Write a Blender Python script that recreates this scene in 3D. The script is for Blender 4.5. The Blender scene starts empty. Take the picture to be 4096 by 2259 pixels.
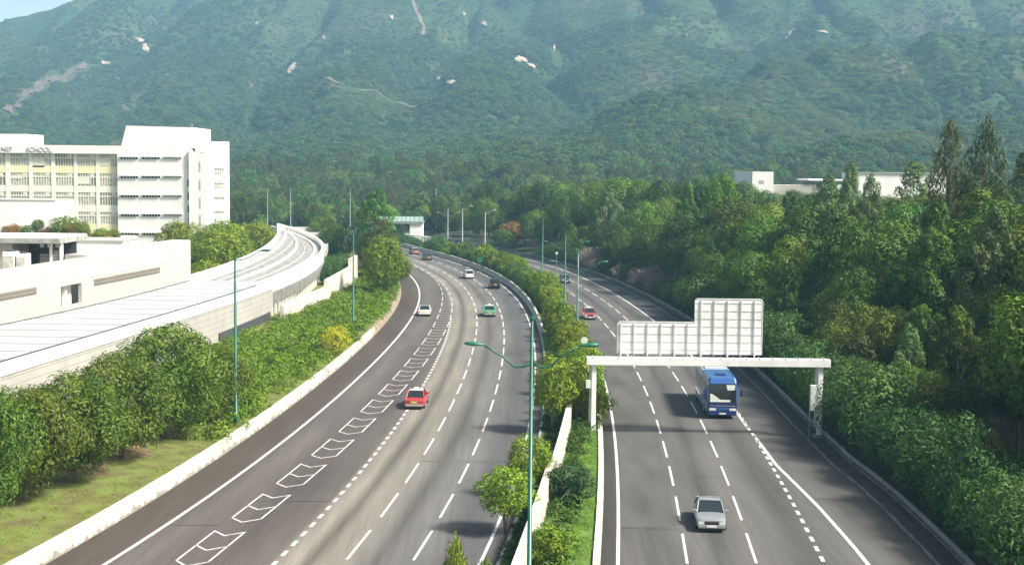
import bpy, math, random
import numpy as np
from mathutils import Matrix, Vector
S = bpy.context.scene
COL = S.collection
RNG = np.random.default_rng(7)
random.seed(7)
PI = math.pi
# ------------------------------------------------------------------ camera
F, CH = 5486.0, 20.8                     # focal length in photograph pixels (4096 wide), camera height in m
PITCH, ROLL = math.atan((1129.5-672.6)/F), math.radians(0.6)
CM = Matrix.Rotation(PI/2-PITCH, 3, 'X') @ Matrix.Rotation(ROLL, 3, 'Z')
cam = bpy.data.cameras.new('camera'); cam.lens = 36*F/4096; cam.sensor_width = 36
cam.clip_start = 0.5; cam.clip_end = 9000
co = bpy.data.objects.new('camera', cam); COL.objects.link(co)
co.matrix_world = Matrix.Translation((0, 0, CH)) @ CM.to_4x4()
S.camera = co
def ray(px, py): return CM @ Vector(((px-2048)/F, -(py-1129.5)/F, -1))
def at(px, py, z=0.0):                   # point of the place at height z seen at that pixel of the photograph
    d = ray(px, py); t = (z-CH)/d.z
    return (d.x*t, d.y*t)
def on(px, py, Y):                       # point of the place at depth Y seen at that pixel: X, Z
    d = ray(px, py); t = Y/d.y
    return (d.x*t, CH+d.z*t)
D = 4096/2576                            # coordinates read off the 2576-wide view
def onwall(px, py, a, b):                # point on the vertical plane through a, b: distance along, height
    d = ray(px, py); ax, ay = a; ux, uy = b[0]-ax, b[1]-ay
    L = math.hypot(ux, uy); ux /= L; uy /= L
    den = d.x*uy-d.y*ux
    t = (ax*uy-ay*ux)/den
    return ((d.x*t-ax)*ux+(d.y*t-ay)*uy, CH+d.z*t)
def tr(x0, y0, s, *q): return [(x0+x*s, y0+y*s) for x, y in q]
def fit(pts, deg):                       # smooth X(Y), straight beyond its ends
    a = np.array(sorted(pts, key=lambda p: p[1])); y0, y1 = a[0, 1], a[-1, 1]
    c, h = (y0+y1)/2, (y1-y0)/2
    p = np.polynomial.polynomial.Polynomial.fit((a[:, 1]-c)/h, a[:, 0], deg, domain=[-1, 1]); dp = p.deriv()
    def f(Y):
        t = (np.asarray(Y, float)-c)/h
        k = np.clip(t, -1, 1)
        return p(k)+dp(k)*(t-k)
    return f
# ------------------------------------------------------------------ mesh helpers
class MB:
    def __init__(s): s.v = []; s.f = []; s.uv = None
    def face(s, *pts):
        n = len(s.v); s.v += [tuple(p) for p in pts]; s.f.append(tuple(range(n, n+len(pts)))); return s
    def hexa(s, b, t):                   # 4 bottom corners, 4 top corners (counter-clockwise)
        n = len(s.v); s.v += [tuple(p) for p in b]+[tuple(p) for p in t]
        s.f += [(n+3, n+2, n+1, n), (n+4, n+5, n+6, n+7)]+[(n+i, n+(i+1) % 4, n+4+(i+1) % 4, n+4+i) for i in range(4)]
        return s
    def box(s, x0, x1, y0, y1, z0, z1):
        return s.hexa([(x0, y0, z0), (x1, y0, z0), (x1, y1, z0), (x0, y1, z0)], [(x0, y0, z1), (x1, y0, z1), (x1, y1, z1), (x0, y1, z1)])
    def loft(s, rings, cap=True):
        n = len(s.v); m = len(rings[0])
        for r in rings: s.v += [tuple(p) for p in r]
        for i in range(len(rings)-1):
            for j in range(m):
                a = n+i*m+j; b = n+i*m+(j+1) % m
                s.f.append((a, b, b+m, a+m))
        if cap:
            s.f.append(tuple(n+j for j in range(m-1, -1, -1))); e = n+(len(rings)-1)*m
            s.f.append(tuple(e+j for j in range(m)))
        return s
    def tube(s, pts, rad, seg=8):
        pts = [Vector(p) for p in pts]; rings = []
        for i, p in enumerate(pts):
            d = (pts[min(i+1, len(pts)-1)]-pts[max(i-1, 0)]).normalized()
            a = Vector((1, 0, 0)) if abs(d.x) < .8 else Vector((0, 1, 0))
            u = d.cross(a).normalized(); w = d.cross(u)
            r = rad[i] if isinstance(rad, (list, tuple)) else rad
            rings.append([p+u*r*math.cos(2*PI*k/seg)+w*r*math.sin(2*PI*k/seg) for k in range(seg)])
        return s.loft(rings)
    def disc(s, c, r, axis, w, seg=18):  # short cylinder
        c = Vector(c); a = Vector(axis).normalized()
        return s.tube([c-a*w/2, c+a*w/2], r, seg)
    def build(s, name, m, parent=None, smooth=False, bevel=0):
        me = bpy.data.meshes.new(name); me.from_pydata(s.v, [], s.f); me.validate()
        if m: me.materials.append(m)
        if s.uv is not None:
            l = me.uv_layers.new(name='UVMap'); vi = np.empty(len(me.loops), int); me.loops.foreach_get('vertex_index', vi)
            l.data.foreach_set('uv', np.array(s.uv, float)[vi].ravel())
        if smooth: me.polygons.foreach_set('use_smooth', [True]*len(me.polygons))
        o = bpy.data.objects.new(name, me); COL.objects.link(o)
        if parent: o.parent = parent
        if bevel:
            b = o.modifiers.new('bevel', 'BEVEL'); b.width = bevel; b.segments = 2; b.limit_method = 'ANGLE'; b.angle_limit = .6
        return o
def tag(o, label=None, cat=None, group=None, kind=None):
    if label: o['label'] = label
    if cat: o['category'] = cat
    if group: o['group'] = group
    if kind: o['kind'] = kind
    return o
def empty(name, loc, rz=0, sc=1):
    o = bpy.data.objects.new(name, None); COL.objects.link(o)
    o.location = loc; o.rotation_euler = (0, 0, rz); o.scale = (sc, sc, sc) if not isinstance(sc, tuple) else sc
    o.empty_display_size = .3
    return o
def ys(y0, y1, d):
    n = max(2, int(round((y1-y0)/d))+1); return np.linspace(y0, y1, n)
def ribbon(name, fa, fb, y0, y1, dy, z, m, cols=1, parent=None, uvx=None):
    Y = ys(y0, y1, dy); mb = MB(); uv = []
    for y in Y:
        a, b = float(fa(y)), float(fb(y))
        for k in range(cols+1):
            x = a+(b-a)*k/cols
            mb.v.append((x, y, z(x, y) if callable(z) else z)); uv.append((k/cols if uvx is None else uvx(k/cols), y))
    w = cols+1
    for i in range(len(Y)-1):
        for k in range(cols):
            p = i*w+k; mb.f.append((p, p+1, p+w+1, p+w))
    mb.uv = uv
    return mb.build(name, m, parent)
def slope(f, y): return float(f(y+.5)-f(y-.5))
def nrm(f, y):                           # unit vector across the line (to the right) and along it
    s = slope(f, y); k = math.hypot(s, 1); return (1/k, -s/k), (s/k, 1/k)
def sweep(name, f, y0, y1, dy, prof, m, parent=None, mb=None):   # profile of (offset to the right, z) carried along a line
    own = mb is None; mb = mb or MB(); rings = []
    for y in ys(y0, y1, dy):
        n, _ = nrm(f, y); x = float(f(y))
        rings.append([(x+n[0]*o, y+n[1]*o, z) for o, z in prof])
    mb.loft(rings)
    return mb.build(name, m, parent) if own else mb
def arc(f, y0, y1, step=.5):
    Y = ys(y0, y1, step); X = f(Y); s = np.concatenate([[0], np.cumsum(np.hypot(np.diff(X), np.diff(Y)))]); return s, Y
# ------------------------------------------------------------------ materials
def newmat(name):
    m = bpy.data.materials.new(name); m.use_nodes = True; nt = m.node_tree
    return m, nt, nt.nodes['Principled BSDF']
def node(nt, t, **k):
    n = nt.nodes.new(t)
    for a, b in k.items():
        if a.startswith('_'): n.inputs[int(a[1:])].default_value = b
        else: setattr(n, a, b)
    return n
def mat(name, col, rough=.6, metal=0, var=.0, scale=3., bump=0, bscale=20., dirt=None, coords='Object', stretch=(1, 1, 1), coat=0):
    m, nt, p = newmat(name)
    p.inputs['Roughness'].default_value = rough; p.inputs['Metallic'].default_value = metal
    if coat: p.inputs['Coat Weight'].default_value = coat
    c4 = (*col, 1); p.inputs['Base Color'].default_value = c4
    if var or dirt or bump:
        tc = node(nt, 'ShaderNodeTexCoord'); mp = node(nt, 'ShaderNodeMapping'); mp.inputs['Scale'].default_value = stretch
        nt.links.new(tc.outputs[coords], mp.inputs[0])
        nz = node(nt, 'ShaderNodeTexNoise'); nz.inputs['Scale'].default_value = scale; nz.inputs['Detail'].default_value = 6
        nt.links.new(mp.outputs[0], nz.inputs[0])
        rp = node(nt, 'ShaderNodeValToRGB'); e = rp.color_ramp.elements
        d = dirt or tuple(c*(1-var) for c in col); b = tuple(min(1, c*(1+var*.6)) for c in col)
        e[0].position = .32; e[0].color = (*d, 1); e[1].position = .62; e[1].color = (*b, 1)
        nt.links.new(nz.outputs[0], rp.inputs[0]); nt.links.new(rp.outputs[0], p.inputs['Base Color'])
        if bump:
            n2 = node(nt, 'ShaderNodeTexNoise'); n2.inputs['Scale'].default_value = bscale; n2.inputs['Detail'].default_value = 4
            nt.links.new(mp.outputs[0], n2.inputs[0])
            bp = node(nt, 'ShaderNodeBump'); bp.inputs['Strength'].default_value = bump; bp.inputs['Distance'].default_value = .05
            nt.links.new(n2.outputs[0], bp.inputs['Height']); nt.links.new(bp.outputs[0], p.inputs['Normal'])
    return m
def leafmat(name, a, b, hue=.03, val=.35, trans=.24):
    m, nt, p = newmat(name); L = nt.links
    at_ = node(nt, 'ShaderNodeAttribute', attribute_name='tint'); oi = node(nt, 'ShaderNodeObjectInfo')
    mx = node(nt, 'ShaderNodeMix', data_type='RGBA'); mx.inputs[6].default_value = (*a, 1); mx.inputs[7].default_value = (*b, 1)
    L.new(at_.outputs['Fac'], mx.inputs[0])
    hs = node(nt, 'ShaderNodeHueSaturation')
    r1 = node(nt, 'ShaderNodeMapRange'); r1.inputs[3].default_value = .5-hue; r1.inputs[4].default_value = .5+hue
    r2 = node(nt, 'ShaderNodeMapRange'); r2.inputs[3].default_value = 1-val; r2.inputs[4].default_value = 1+val
    ml = node(nt, 'ShaderNodeMath', operation='MULTIPLY'); ml.inputs[1].default_value = 7.31
    fr = node(nt, 'ShaderNodeMath', operation='FRACT')
    L.new(oi.outputs['Random'], r1.inputs[0]); L.new(oi.outputs['Random'], ml.inputs[0]); L.new(ml.outputs[0], fr.inputs[0]); L.new(fr.outputs[0], r2.inputs[0])
    L.new(r1.outputs[0], hs.inputs['Hue']); L.new(r2.outputs[0], hs.inputs['Value']); L.new(mx.outputs[2], hs.inputs['Color'])
    L.new(hs.outputs[0], p.inputs['Base Color']); p.inputs['Roughness'].default_value = .55
    p.inputs['Specular IOR Level'].default_value = .25
    t = node(nt, 'ShaderNodeBsdfTranslucent'); ms = node(nt, 'ShaderNodeMixShader'); ms.inputs[0].default_value = trans
    L.new(hs.outputs[0], t.inputs[0]); L.new(p.outputs[0], ms.inputs[1]); L.new(t.outputs[0], ms.inputs[2])
    L.new(ms.outputs[0], nt.nodes['Material Output'].inputs[0])
    return m
def stripemat(name, col, line, period, width, axis, coords='UV', rough=.6, var=.08, scale=.4):
    m, nt, p = newmat(name); L = nt.links; p.inputs['Roughness'].default_value = rough
    tc = node(nt, 'ShaderNodeTexCoord'); sx = node(nt, 'ShaderNodeSeparateXYZ'); L.new(tc.outputs[coords], sx.inputs[0])
    md = node(nt, 'ShaderNodeMath', operation='WRAP'); md.inputs[1].default_value = period; md.inputs[2].default_value = 0
    L.new(sx.outputs[axis], md.inputs[0])
    lt = node(nt, 'ShaderNodeMath', operation='LESS_THAN'); lt.inputs[1].default_value = width; L.new(md.outputs[0], lt.inputs[0])
    nz = node(nt, 'ShaderNodeTexNoise'); nz.inputs['Scale'].default_value = scale; nz.inputs['Detail'].default_value = 6
    L.new(tc.outputs['Object'], nz.inputs[0])
    rp = node(nt, 'ShaderNodeValToRGB'); e = rp.color_ramp.elements; e[0].position = .35; e[1].position = .65
    e[0].color = (*[c*(1-var*1.5) for c in col], 1); e[1].color = (*[min(1, c*(1+var)) for c in col], 1); L.new(nz.outputs[0], rp.inputs[0])
    mx = node(nt, 'ShaderNodeMix', data_type='RGBA'); mx.inputs[7].default_value = (*line, 1)
    L.new(lt.outputs[0], mx.inputs[0]); L.new(rp.outputs[0], mx.inputs[6]); L.new(mx.outputs[2], p.inputs['Base Color'])
    return m
def roadmat(name, stops, seed):          # stops: (across 0..1, colour); worn lanes, oil streaks, fine aggregate
    m, nt, p = newmat(name); L = nt.links; p.inputs['Roughness'].default_value = .85; p.inputs['Specular IOR Level'].default_value = .3
    tc = node(nt, 'ShaderNodeTexCoord'); sx = node(nt, 'ShaderNodeSeparateXYZ'); L.new(tc.outputs['UV'], sx.inputs[0])
    wv = node(nt, 'ShaderNodeTexNoise', noise_dimensions='1D'); wv.inputs['Scale'].default_value = .05; L.new(sx.outputs[1], wv.inputs['W'])
    ad = node(nt, 'ShaderNodeMath', operation='MULTIPLY_ADD'); ad.inputs[1].default_value = .012; L.new(wv.outputs[0], ad.inputs[0]); L.new(sx.outputs[0], ad.inputs[2])
    rp = node(nt, 'ShaderNodeValToRGB'); cr = rp.color_ramp
    cr.elements[0].position = stops[0][0]; cr.elements[0].color = (*stops[0][1], 1); cr.elements[1].position = stops[-1][0]; cr.elements[1].color = (*stops[-1][1], 1)
    for pos, c in stops[1:-1]: cr.elements.new(pos).color = (*c, 1)
    L.new(ad.outputs[0], rp.inputs[0])
    def noise(scale, st, det=5):
        mp = node(nt, 'ShaderNodeMapping'); mp.inputs['Scale'].default_value = st; mp.inputs['Location'].default_value = (seed, seed*2, 0); L.new(tc.outputs['Object'], mp.inputs[0])
        n = node(nt, 'ShaderNodeTexNoise'); n.inputs['Scale'].default_value = scale; n.inputs['Detail'].default_value = det; L.new(mp.outputs[0], n.inputs[0]); return n
    col = rp.outputs[0]
    for sc, st, lo, hi in ((.5, (1, .10, 1), .84, 1.14), (.12, (1, .6, 1), .92, 1.07), (3.5, (1, .03, 1), .88, 1.12), (14, (1, .35, 1), .76, 1.24), (60, (1, 1, 1), .78, 1.22)):
        n = noise(sc, st); r = node(nt, 'ShaderNodeMapRange'); r.inputs[1].default_value = .3; r.inputs[2].default_value = .7
        r.inputs[3].default_value = lo; r.inputs[4].default_value = hi; L.new(n.outputs[0], r.inputs[0])
        v = node(nt, 'ShaderNodeVectorMath', operation='SCALE'); L.new(col, v.inputs[0]); L.new(r.outputs[0], v.inputs['Scale']); col = v.outputs[0]
    L.new(col, p.inputs['Base Color'])
    return m
M = {}
M['white_paint'] = mat('road_paint', (.58, .57, .54), .7, var=.15, scale=5, dirt=(.30, .29, .27))
M['conc_white'] = mat('whitewashed_concrete', (.60, .575, .51), .85, var=.14, scale=.7, bump=.3, bscale=3, dirt=(.38, .35, .29))
M['conc_joint'] = stripemat('jointed_white_concrete', (.50, .475, .415), (.30, .27, .22), 5.5, .07, 1, 'Object', .85, .20, .9)
_m = M['conc_joint']; nt = _m.node_tree; L = nt.links; p = nt.nodes['Principled BSDF']; src = p.inputs['Base Color'].links[0].from_socket
_tc = node(nt, 'ShaderNodeTexCoord'); _sx = node(nt, 'ShaderNodeSeparateXYZ'); L.new(_tc.outputs['Object'], _sx.inputs[0])
_nz = node(nt, 'ShaderNodeTexNoise'); _nz.inputs['Scale'].default_value = 1.6; _nz.inputs['Detail'].default_value = 8; L.new(_tc.outputs['Object'], _nz.inputs[0])
_a = node(nt, 'ShaderNodeMath', operation='MULTIPLY_ADD'); _a.inputs[1].default_value = -1.5; _a.inputs[2].default_value = .95; L.new(_nz.outputs[0], _a.inputs[0])
_b = node(nt, 'ShaderNodeMath', operation='LESS_THAN'); L.new(_sx.outputs[2], _b.inputs[0]); L.new(_a.outputs[0], _b.inputs[1])
_c = node(nt, 'ShaderNodeMath', operation='MULTIPLY'); _c.inputs[1].default_value = .75; L.new(_b.outputs[0], _c.inputs[0])
_x = node(nt, 'ShaderNodeMix', data_type='RGBA'); _x.inputs[7].default_value = (.16, .145, .115, 1); L.new(_c.outputs[0], _x.inputs[0]); L.new(src, _x.inputs[6]); L.new(_x.outputs[2], p.inputs['Base Color'])
M['conc_grey'] = mat('weathered_concrete', (.30, .31, .28), .9, var=.35, scale=1.2, bump=.3, bscale=4)
M['conc_green'] = mat('mossy_concrete', (.37, .39, .34), .9, var=.3, scale=1.0, bump=.3, bscale=4)
M['conc_brown'] = mat('stained_concrete', (.22, .18, .13), .9, var=.4, scale=.8)
M['drain'] = mat('drain_bed', (.045, .045, .042), .9, var=.4, scale=1)
M['steel'] = mat('galvanised_steel', (.32, .34, .34), .5, .5, var=.2, scale=1)
M['rail_grey'] = mat('dull_rail_steel', (.17, .175, .17), .6, .3, var=.3, scale=.6)
M['conc_dark'] = mat('dark_kerb_concrete', (.15, .145, .13), .9, var=.4, scale=.8)
M['white_steel'] = mat('white_painted_steel', (.76, .77, .745), .5, var=.08, scale=.8, dirt=(.66, .67, .64))
M['white_rib'] = mat('pale_steel_rib', (.50, .51, .51), .5, var=.08, scale=.8)
M['green_steel'] = mat('green_painted_steel', (.008, .085, .055), .4, var=.25, scale=1.5)
M['green_lamp'] = mat('green_lamp_housing', (.02, .12, .08), .4, var=.2, scale=4)
M['pole_pale'] = mat('pale_grey_pole', (.36, .39, .385), .5, .1, var=.15, scale=1)
M['pole_grey'] = mat('grey_pole', (.22, .25, .25), .5, .2, var=.15, scale=1)
M['glass_dark'] = mat('window_glass', (.02, .025, .03), .08)
M['glass_car'] = mat('car_glass', (.015, .022, .026), .04)
M['school_white'] = mat('white_render', (.80, .79, .745), .8, var=.07, scale=.3, stretch=(1, 1, .25))
M['school_cream'] = mat('cream_render', (.80, .78, .69), .8, var=.06, scale=.2)
M['school_yellow'] = mat('pale_yellow_render', (.80, .74, .48), .8, var=.06, scale=.2)
M['school_dim'] = mat('dim_window_unit', (.24, .24, .21), .4, var=.3, scale=1.5)
M['school_grey'] = mat('grey_window_unit', (.46, .45, .38), .5, var=.3, scale=1.5)
M['frame_cream'] = mat('cream_window_frame', (.74, .72, .60), .6, var=.1, scale=2)
M['podium'] = mat('pale_cladding', (.43, .41, .365), .8, var=.07, scale=.3, stretch=(1, 1, 4))
M['podium_pink'] = mat('pinkish_render', (.40, .33, .28), .8, var=.08, scale=.4)
M['louver'] = stripemat('grey_louvre', (.20, .185, .155), (.12, .11, .09), .35, .15, 2, 'Object')
M['roof_white'] = stripemat('white_roof_sheet', (.38, .39, .39), (.10, .105, .11), 4.6, .30, 1)
M['roof_grey'] = mat('grey_roof_deck', (.24, .24, .23), .8, var=.25, scale=1.0, stretch=(1, .3, 1))
M['rail_wall'] = stripemat('ribbed_panel_wall', (.37, .36, .33), (.25, .24, .22), .62, .07, 2, 'Object')
M['dark_metal'] = mat('dark_metal', (.05, .055, .06), .6, var=.3, scale=2)
M['rib_grey'] = mat('grey_louvre_rib', (.33, .33, .31), .6, var=.2, scale=1)
M['tyre'] = mat('tyre_rubber', (.018, .018, .018), .8)
M['rim'] = mat('alloy_rim', (.45, .46, .47), .35, .7)
M['black'] = mat('black_trim', (.02, .02, .022), .5)
M['chrome'] = mat('bright_trim', (.6, .6, .6), .25, .8)
M['plate_y'] = mat('yellow_plate', (.70, .52, .10), .5)
M['plate_w'] = mat('white_plate', (.70, .70, .66), .5)
M['lamp_w'] = mat('headlamp_glass', (.65, .66, .66), .1, coat=1)
M['lamp_r'] = mat('red_lamp_glass', (.35, .02, .015), .2, coat=1)
M['bark'] = mat('bark', (.16, .13, .10), .9, var=.4, scale=3, stretch=(1, 1, .3))
M['bark_dark'] = mat('dark_bark', (.07, .055, .04), .9, var=.4, scale=3, stretch=(1, 1, .3))
M['sign_green'] = mat('green_sign_face', (.01, .16, .10), .5)
M['sign_white'] = mat('pale_sign_back', (.60, .66, .60), .5, var=.1)
M['bridge_green'] = mat('pale_green_panel', (.50, .66, .60), .6, var=.15, scale=.6)
M['soil'] = mat('bare_soil', (.16, .10, .055), 1, var=.4, scale=1.5, bump=.5, bscale=6)
M['grass_lit'] = mat('lawn_soil_and_grass', (.095, .125, .02), 1, var=.4, scale=.8, bump=.6, bscale=9, dirt=(.095, .080, .03))
M['grass_bed'] = mat('median_turf', (.075, .15, .015), 1, var=.4, scale=1.4, bump=.6, bscale=9)
M['forest_floor'] = mat('forest_floor', (.035, .045, .018), 1, var=.4, scale=.5, bump=.6, bscale=5)
M['ground'] = mat('ground_soil_and_scrub', (.055, .075, .025), 1, var=.4, scale=.05)
M['rock'] = mat('bare_granite', (.31, .25, .20), .95, var=.3, scale=.12)
M['path'] = mat('trodden_earth', (.14, .115, .08), 1, var=.35, scale=.08)
# ------------------------------------------------------------------ road geometry (metres; X to the right, Y ahead)
L5pts = [(-1.3, 72.6), (-.8, 78.3), (1.2, 104.9), (1.5, 110), (2.8, 150), (2.7, 170.4), (2.3, 187.3), (1.9, 197.8), (1.4, 206), (.4, 221.7), (-.9, 236.3), (-2, 246), (-6.6, 275), (-10.8, 291.1), (-17.3, 318), (-23.4, 337)]
L1pts = [(-20.9, 69.9), (-19.8, 80.1), (-18.6, 91.3), (-17, 105.3), (-15.8, 118.7), (-14.6, 139.4), (-13.9, 166.7), (-14.1, 188.9), (-14.1, 196.9), (-14.8, 214.9), (-16, 236), (-17.2, 247.3), (-18.6, 258.6), (-25.3, 290), (-31.9, 318), (-37.4, 337)]
R2pts = [(13.4, 74.4), (14.1, 83.6), (14.8, 93.9), (15.3, 101.9), (15.8, 111.1), (16.2, 120), (16.4, 128.8), (16.6, 137.3), (16.7, 144.3), (16.2, 188.7), (15.8, 195.4), (15.4, 204.5), (14.9, 212.5), (14.2, 220.2), (13.7, 228.8), (11.4, 251.3), (7.7, 277.1), (3.8, 296.7), (-.4, 313.2)]
L5 = fit(L5pts, 5); L1 = fit(L1pts, 5); R2 = fit(R2pts, 5)
def off(f, d):
    return lambda y: np.asarray(f(y))+(d(y) if callable(d) else d)*np.sqrt(1+np.asarray((f(y+.5)-f(y-.5)))**2)
L4 = off(L5, -3.58); L3 = off(L5, -7.1); SD = off(L3, -3.58)
def interp(*p):
    a = np.array(p); return lambda y: np.interp(y, a[:, 0], a[:, 1])
BR0 = fit([(-13.8, 85.8), (-12.8, 94.6), (-12, 103.4), (-11.2, 111.8), (-10.6, 120.5), (-10, 128.3), (-9.5, 137), (-9.1, 145.6), (-8.7, 155), (-8.5, 165), (-8.4, 181), (-8.4, 190.8), (-8.9, 206.1), (-9.5, 215.5), (-10.2, 223.6), (-11.3, 235.6), (-12.5, 246), (-14.8, 264.5), (-17.8, 278), (-21.2, 290), (-28.4, 318), (-34.2, 337)], 5)
BL = off(BR0, interp((60, -1.85), (150, -2.02), (190, -1.95), (215, -1.6), (245, -.9), (280, -.25), (300, -.1)))
L0 = off(L1, -3.0); LE = off(L5, .9)
R1 = off(R2, -3.68); RL = off(R2, -7.35); RS = off(R2, interp((60, 6.5), (74, 5.8), (84, 5.1), (96, 3.95), (112, 3.5), (135, 3.5), (350, 3.6)))
RSD = off(R2, interp((60, 3.62), (112, 3.6), (125, 3.6)))
RK = off(RS, interp((60, 3.4), (90, 4.0), (130, 3.7), (187, 3.4), (220, 2.9), (280, 2.2), (340, 1.6))); RO = off(RK, 1.35)
RE = off(RL, -.92)
YN, YF = 25, 430
# ------------------------------------------------------------------ setting: ground, roads, markings
g = MB(); g.face((-6000, -800, -.35), (6000, -800, -.35), (6000, 7000, -.35), (-6000, 7000, -.35))
tag(g.build('ground', M['ground']), 'flat ground under the whole valley', kind='structure')
def road(name, cols, y0, y1, m, label):
    Y = ys(y0, y1, 2.5); mb = MB(); uv = []; sub = 3; N = len(cols)-1
    for y in Y:
        xs = [float(c(y)) for c in cols]
        for k in range(N):
            for j in range(sub):
                mb.v.append((xs[k]+(xs[k+1]-xs[k])*j/sub, y, 0)); uv.append(((k+j/sub)/N, y))
        mb.v.append((xs[-1], y, 0)); uv.append((1, y))
    w = N*sub+1
    for i in range(len(Y)-1):
        for k in range(w-1):
            p = i*w+k; mb.f.append((p, p+1, p+w+1, p+w))
    mb.uv = uv; return tag(mb.build(name, m), label, kind='structure')
br, gy, lt, dk = (.082, .070, .062), (.105, .100, .096), (.235, .220, .190), (.085, .082, .075)
a7 = 1/7
LS = [(0, (0.047, 0.037, 0.031)), (.9*a7, (0.061, 0.051, 0.042)), (1.15*a7, (0.076, 0.069, 0.062)), (1.5*a7, (0.095, 0.086, 0.077)), (2*a7, (0.079, 0.071, 0.064)), (2.5*a7, (0.065, 0.056, 0.051)), (2.97*a7, (0.087, 0.079, 0.070)),
      (3.03*a7, (0.152, 0.140, 0.121)), (3.3*a7, (0.190, 0.175, 0.150)), (3.52*a7, (0.079, 0.075, 0.064)), (3.72*a7, (0.167, 0.155, 0.133)), (4.05*a7, (0.152, 0.144, 0.125)), (4.28*a7, (0.126, 0.120, 0.109)), (4.5*a7, (0.073, 0.070, 0.065)),
      (4.72*a7, (0.114, 0.110, 0.103)), (5.05*a7, (0.106, 0.105, 0.100)), (5.5*a7, (0.068, 0.067, 0.070)), (6*a7, (0.079, 0.079, 0.081)), (7*a7, (0.054, 0.052, 0.052))]
a5 = 1/5
RSs = [(0, (0.028, 0.026, 0.022)), (.8*a5, (0.043, 0.040, 0.036)), (1.1*a5, (0.075, 0.071, 0.068)), (1.35*a5, (0.071, 0.069, 0.067)), (1.52*a5, (0.061, 0.059, 0.056)), (2.05*a5, (0.089, 0.087, 0.081)), (2.3*a5, (0.086, 0.084, 0.079)), (2.5*a5, (0.053, 0.052, 0.050)),
       (2.72*a5, (0.083, 0.080, 0.076)), (3.05*a5, (0.096, 0.093, 0.086)), (3.3*a5, (0.089, 0.087, 0.081)), (3.52*a5, (0.058, 0.055, 0.053)), (3.9*a5, (0.089, 0.087, 0.081)), (4.1*a5, (0.079, 0.077, 0.073)), (1, (0.061, 0.059, 0.056))]
rl = road('left_carriageway', [L0, L1, BL, SD, L3, L4, L5, LE], YN, YF, roadmat('left_asphalt', LS, 3.), 'asphalt road bending away to the left, with a pale worn lane and hatching')
rr = road('right_carriageway', [RE, RL, R1, R2, RS, RK], YN, YF, roadmat('right_asphalt', RSs, 9.), 'grey asphalt road beside the dark wood, carrying the oncoming traffic')
dkm = mat('fresh_asphalt', (.034, .035, .038), .85, var=.25, scale=.6)
ribbon('asphalt_patch', off(RS, .16), off(RK, -.02), at(2950, 1669)[1], YF, 3, .004, dkm, 2, rr)
ribbon('asphalt_patch', off(RL, .16), off(R1, -.3), at(2550, 2104)[1], 400, 3, .004, mat('older_asphalt', (.066, .063, .060), .88, var=.3, scale=.5, stretch=(1, .2, 1)), 2, rr)
tar = mat('tar_seam', (.022, .021, .020), .6)
for fa_, fb_, d0 in ((L0, L1, 93), (L1, BL, 78), (BL, SD, 84), (L0, L1, 131), (SD, L3, 121), (L3, LE, 96), (L3, L4, 149), (L1, BL, 160)):
    ribbon('tar_seam', off(fa_, .12), off(fb_, -.12), d0, d0+.09, .09, .006, tar, 3, rl)
for fa_, fb_, d0 in ((RE, R1, 78.3), (R1, R2, 92), (R2, RS, 118), (RS, RK, 86), (R1, R2, 134)):
    ribbon('tar_seam', off(fa_, .12), off(fb_, -.12), d0, d0+.09, .09, .006, tar, 3, rr)
def solid(f, y0, y1, w, z=.008, step=2.0, mb=None): return sweep(None, f, y0, y1, step, [(-w/2, z), (w/2, z), (w/2, z-.003), (-w/2, z-.003)], None, None, mb or MB())
def dashes(f, y0, y1, on_, gap, w, mb, z=.008, ref=72.):
    s, Y = arc(f, y0, y1); t = float(np.interp(ref, Y, s)) % (on_+gap)   # ref: depth of one dash's near end
    while t < s[-1]-on_:
        ya, yb = np.interp([t, t+on_], s, Y); pts = []
        n, _ = nrm(f, ya); n2, _ = nrm(f, yb); xa, xb = float(f(ya)), float(f(yb)); h = w/2
        mb.face((xa-n[0]*h, ya-n[1]*h, z), (xa+n[0]*h, ya+n[1]*h, z), (xb+n2[0]*h, yb+n2[1]*h, z), (xb-n2[0]*h, yb-n2[1]*h, z)); t += on_+gap
def line_obj(name, build, parent, label):
    mb = MB(); build(mb); o = mb.build(name, M['white_paint'], parent); o['label'] = label
line_obj('edge_line', lambda mb: solid(L1, YN, 400, .24, mb=mb), rl, 'solid white line beside the left shoulder')
line_obj('edge_line', lambda mb: solid(L5, YN, 400, .18, mb=mb), rl, 'solid white line along the planted median')
line_obj('lane_line', lambda mb: dashes(L3, YN, 400, 6, 3, .15, mb, ref=at(1377, 2235.7)[1]), rl, 'dashed white lane line')
line_obj('lane_line', lambda mb: dashes(L4, YN, 400, 6, 3, .15, mb, ref=at(1655, 2239)[1]), rl, 'dashed white lane line')
line_obj('short_dash_line', lambda mb: dashes(SD, YN, 190, 1, 1, .22, mb), rl, 'line of short white dashes left of the pale worn lane')
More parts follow.
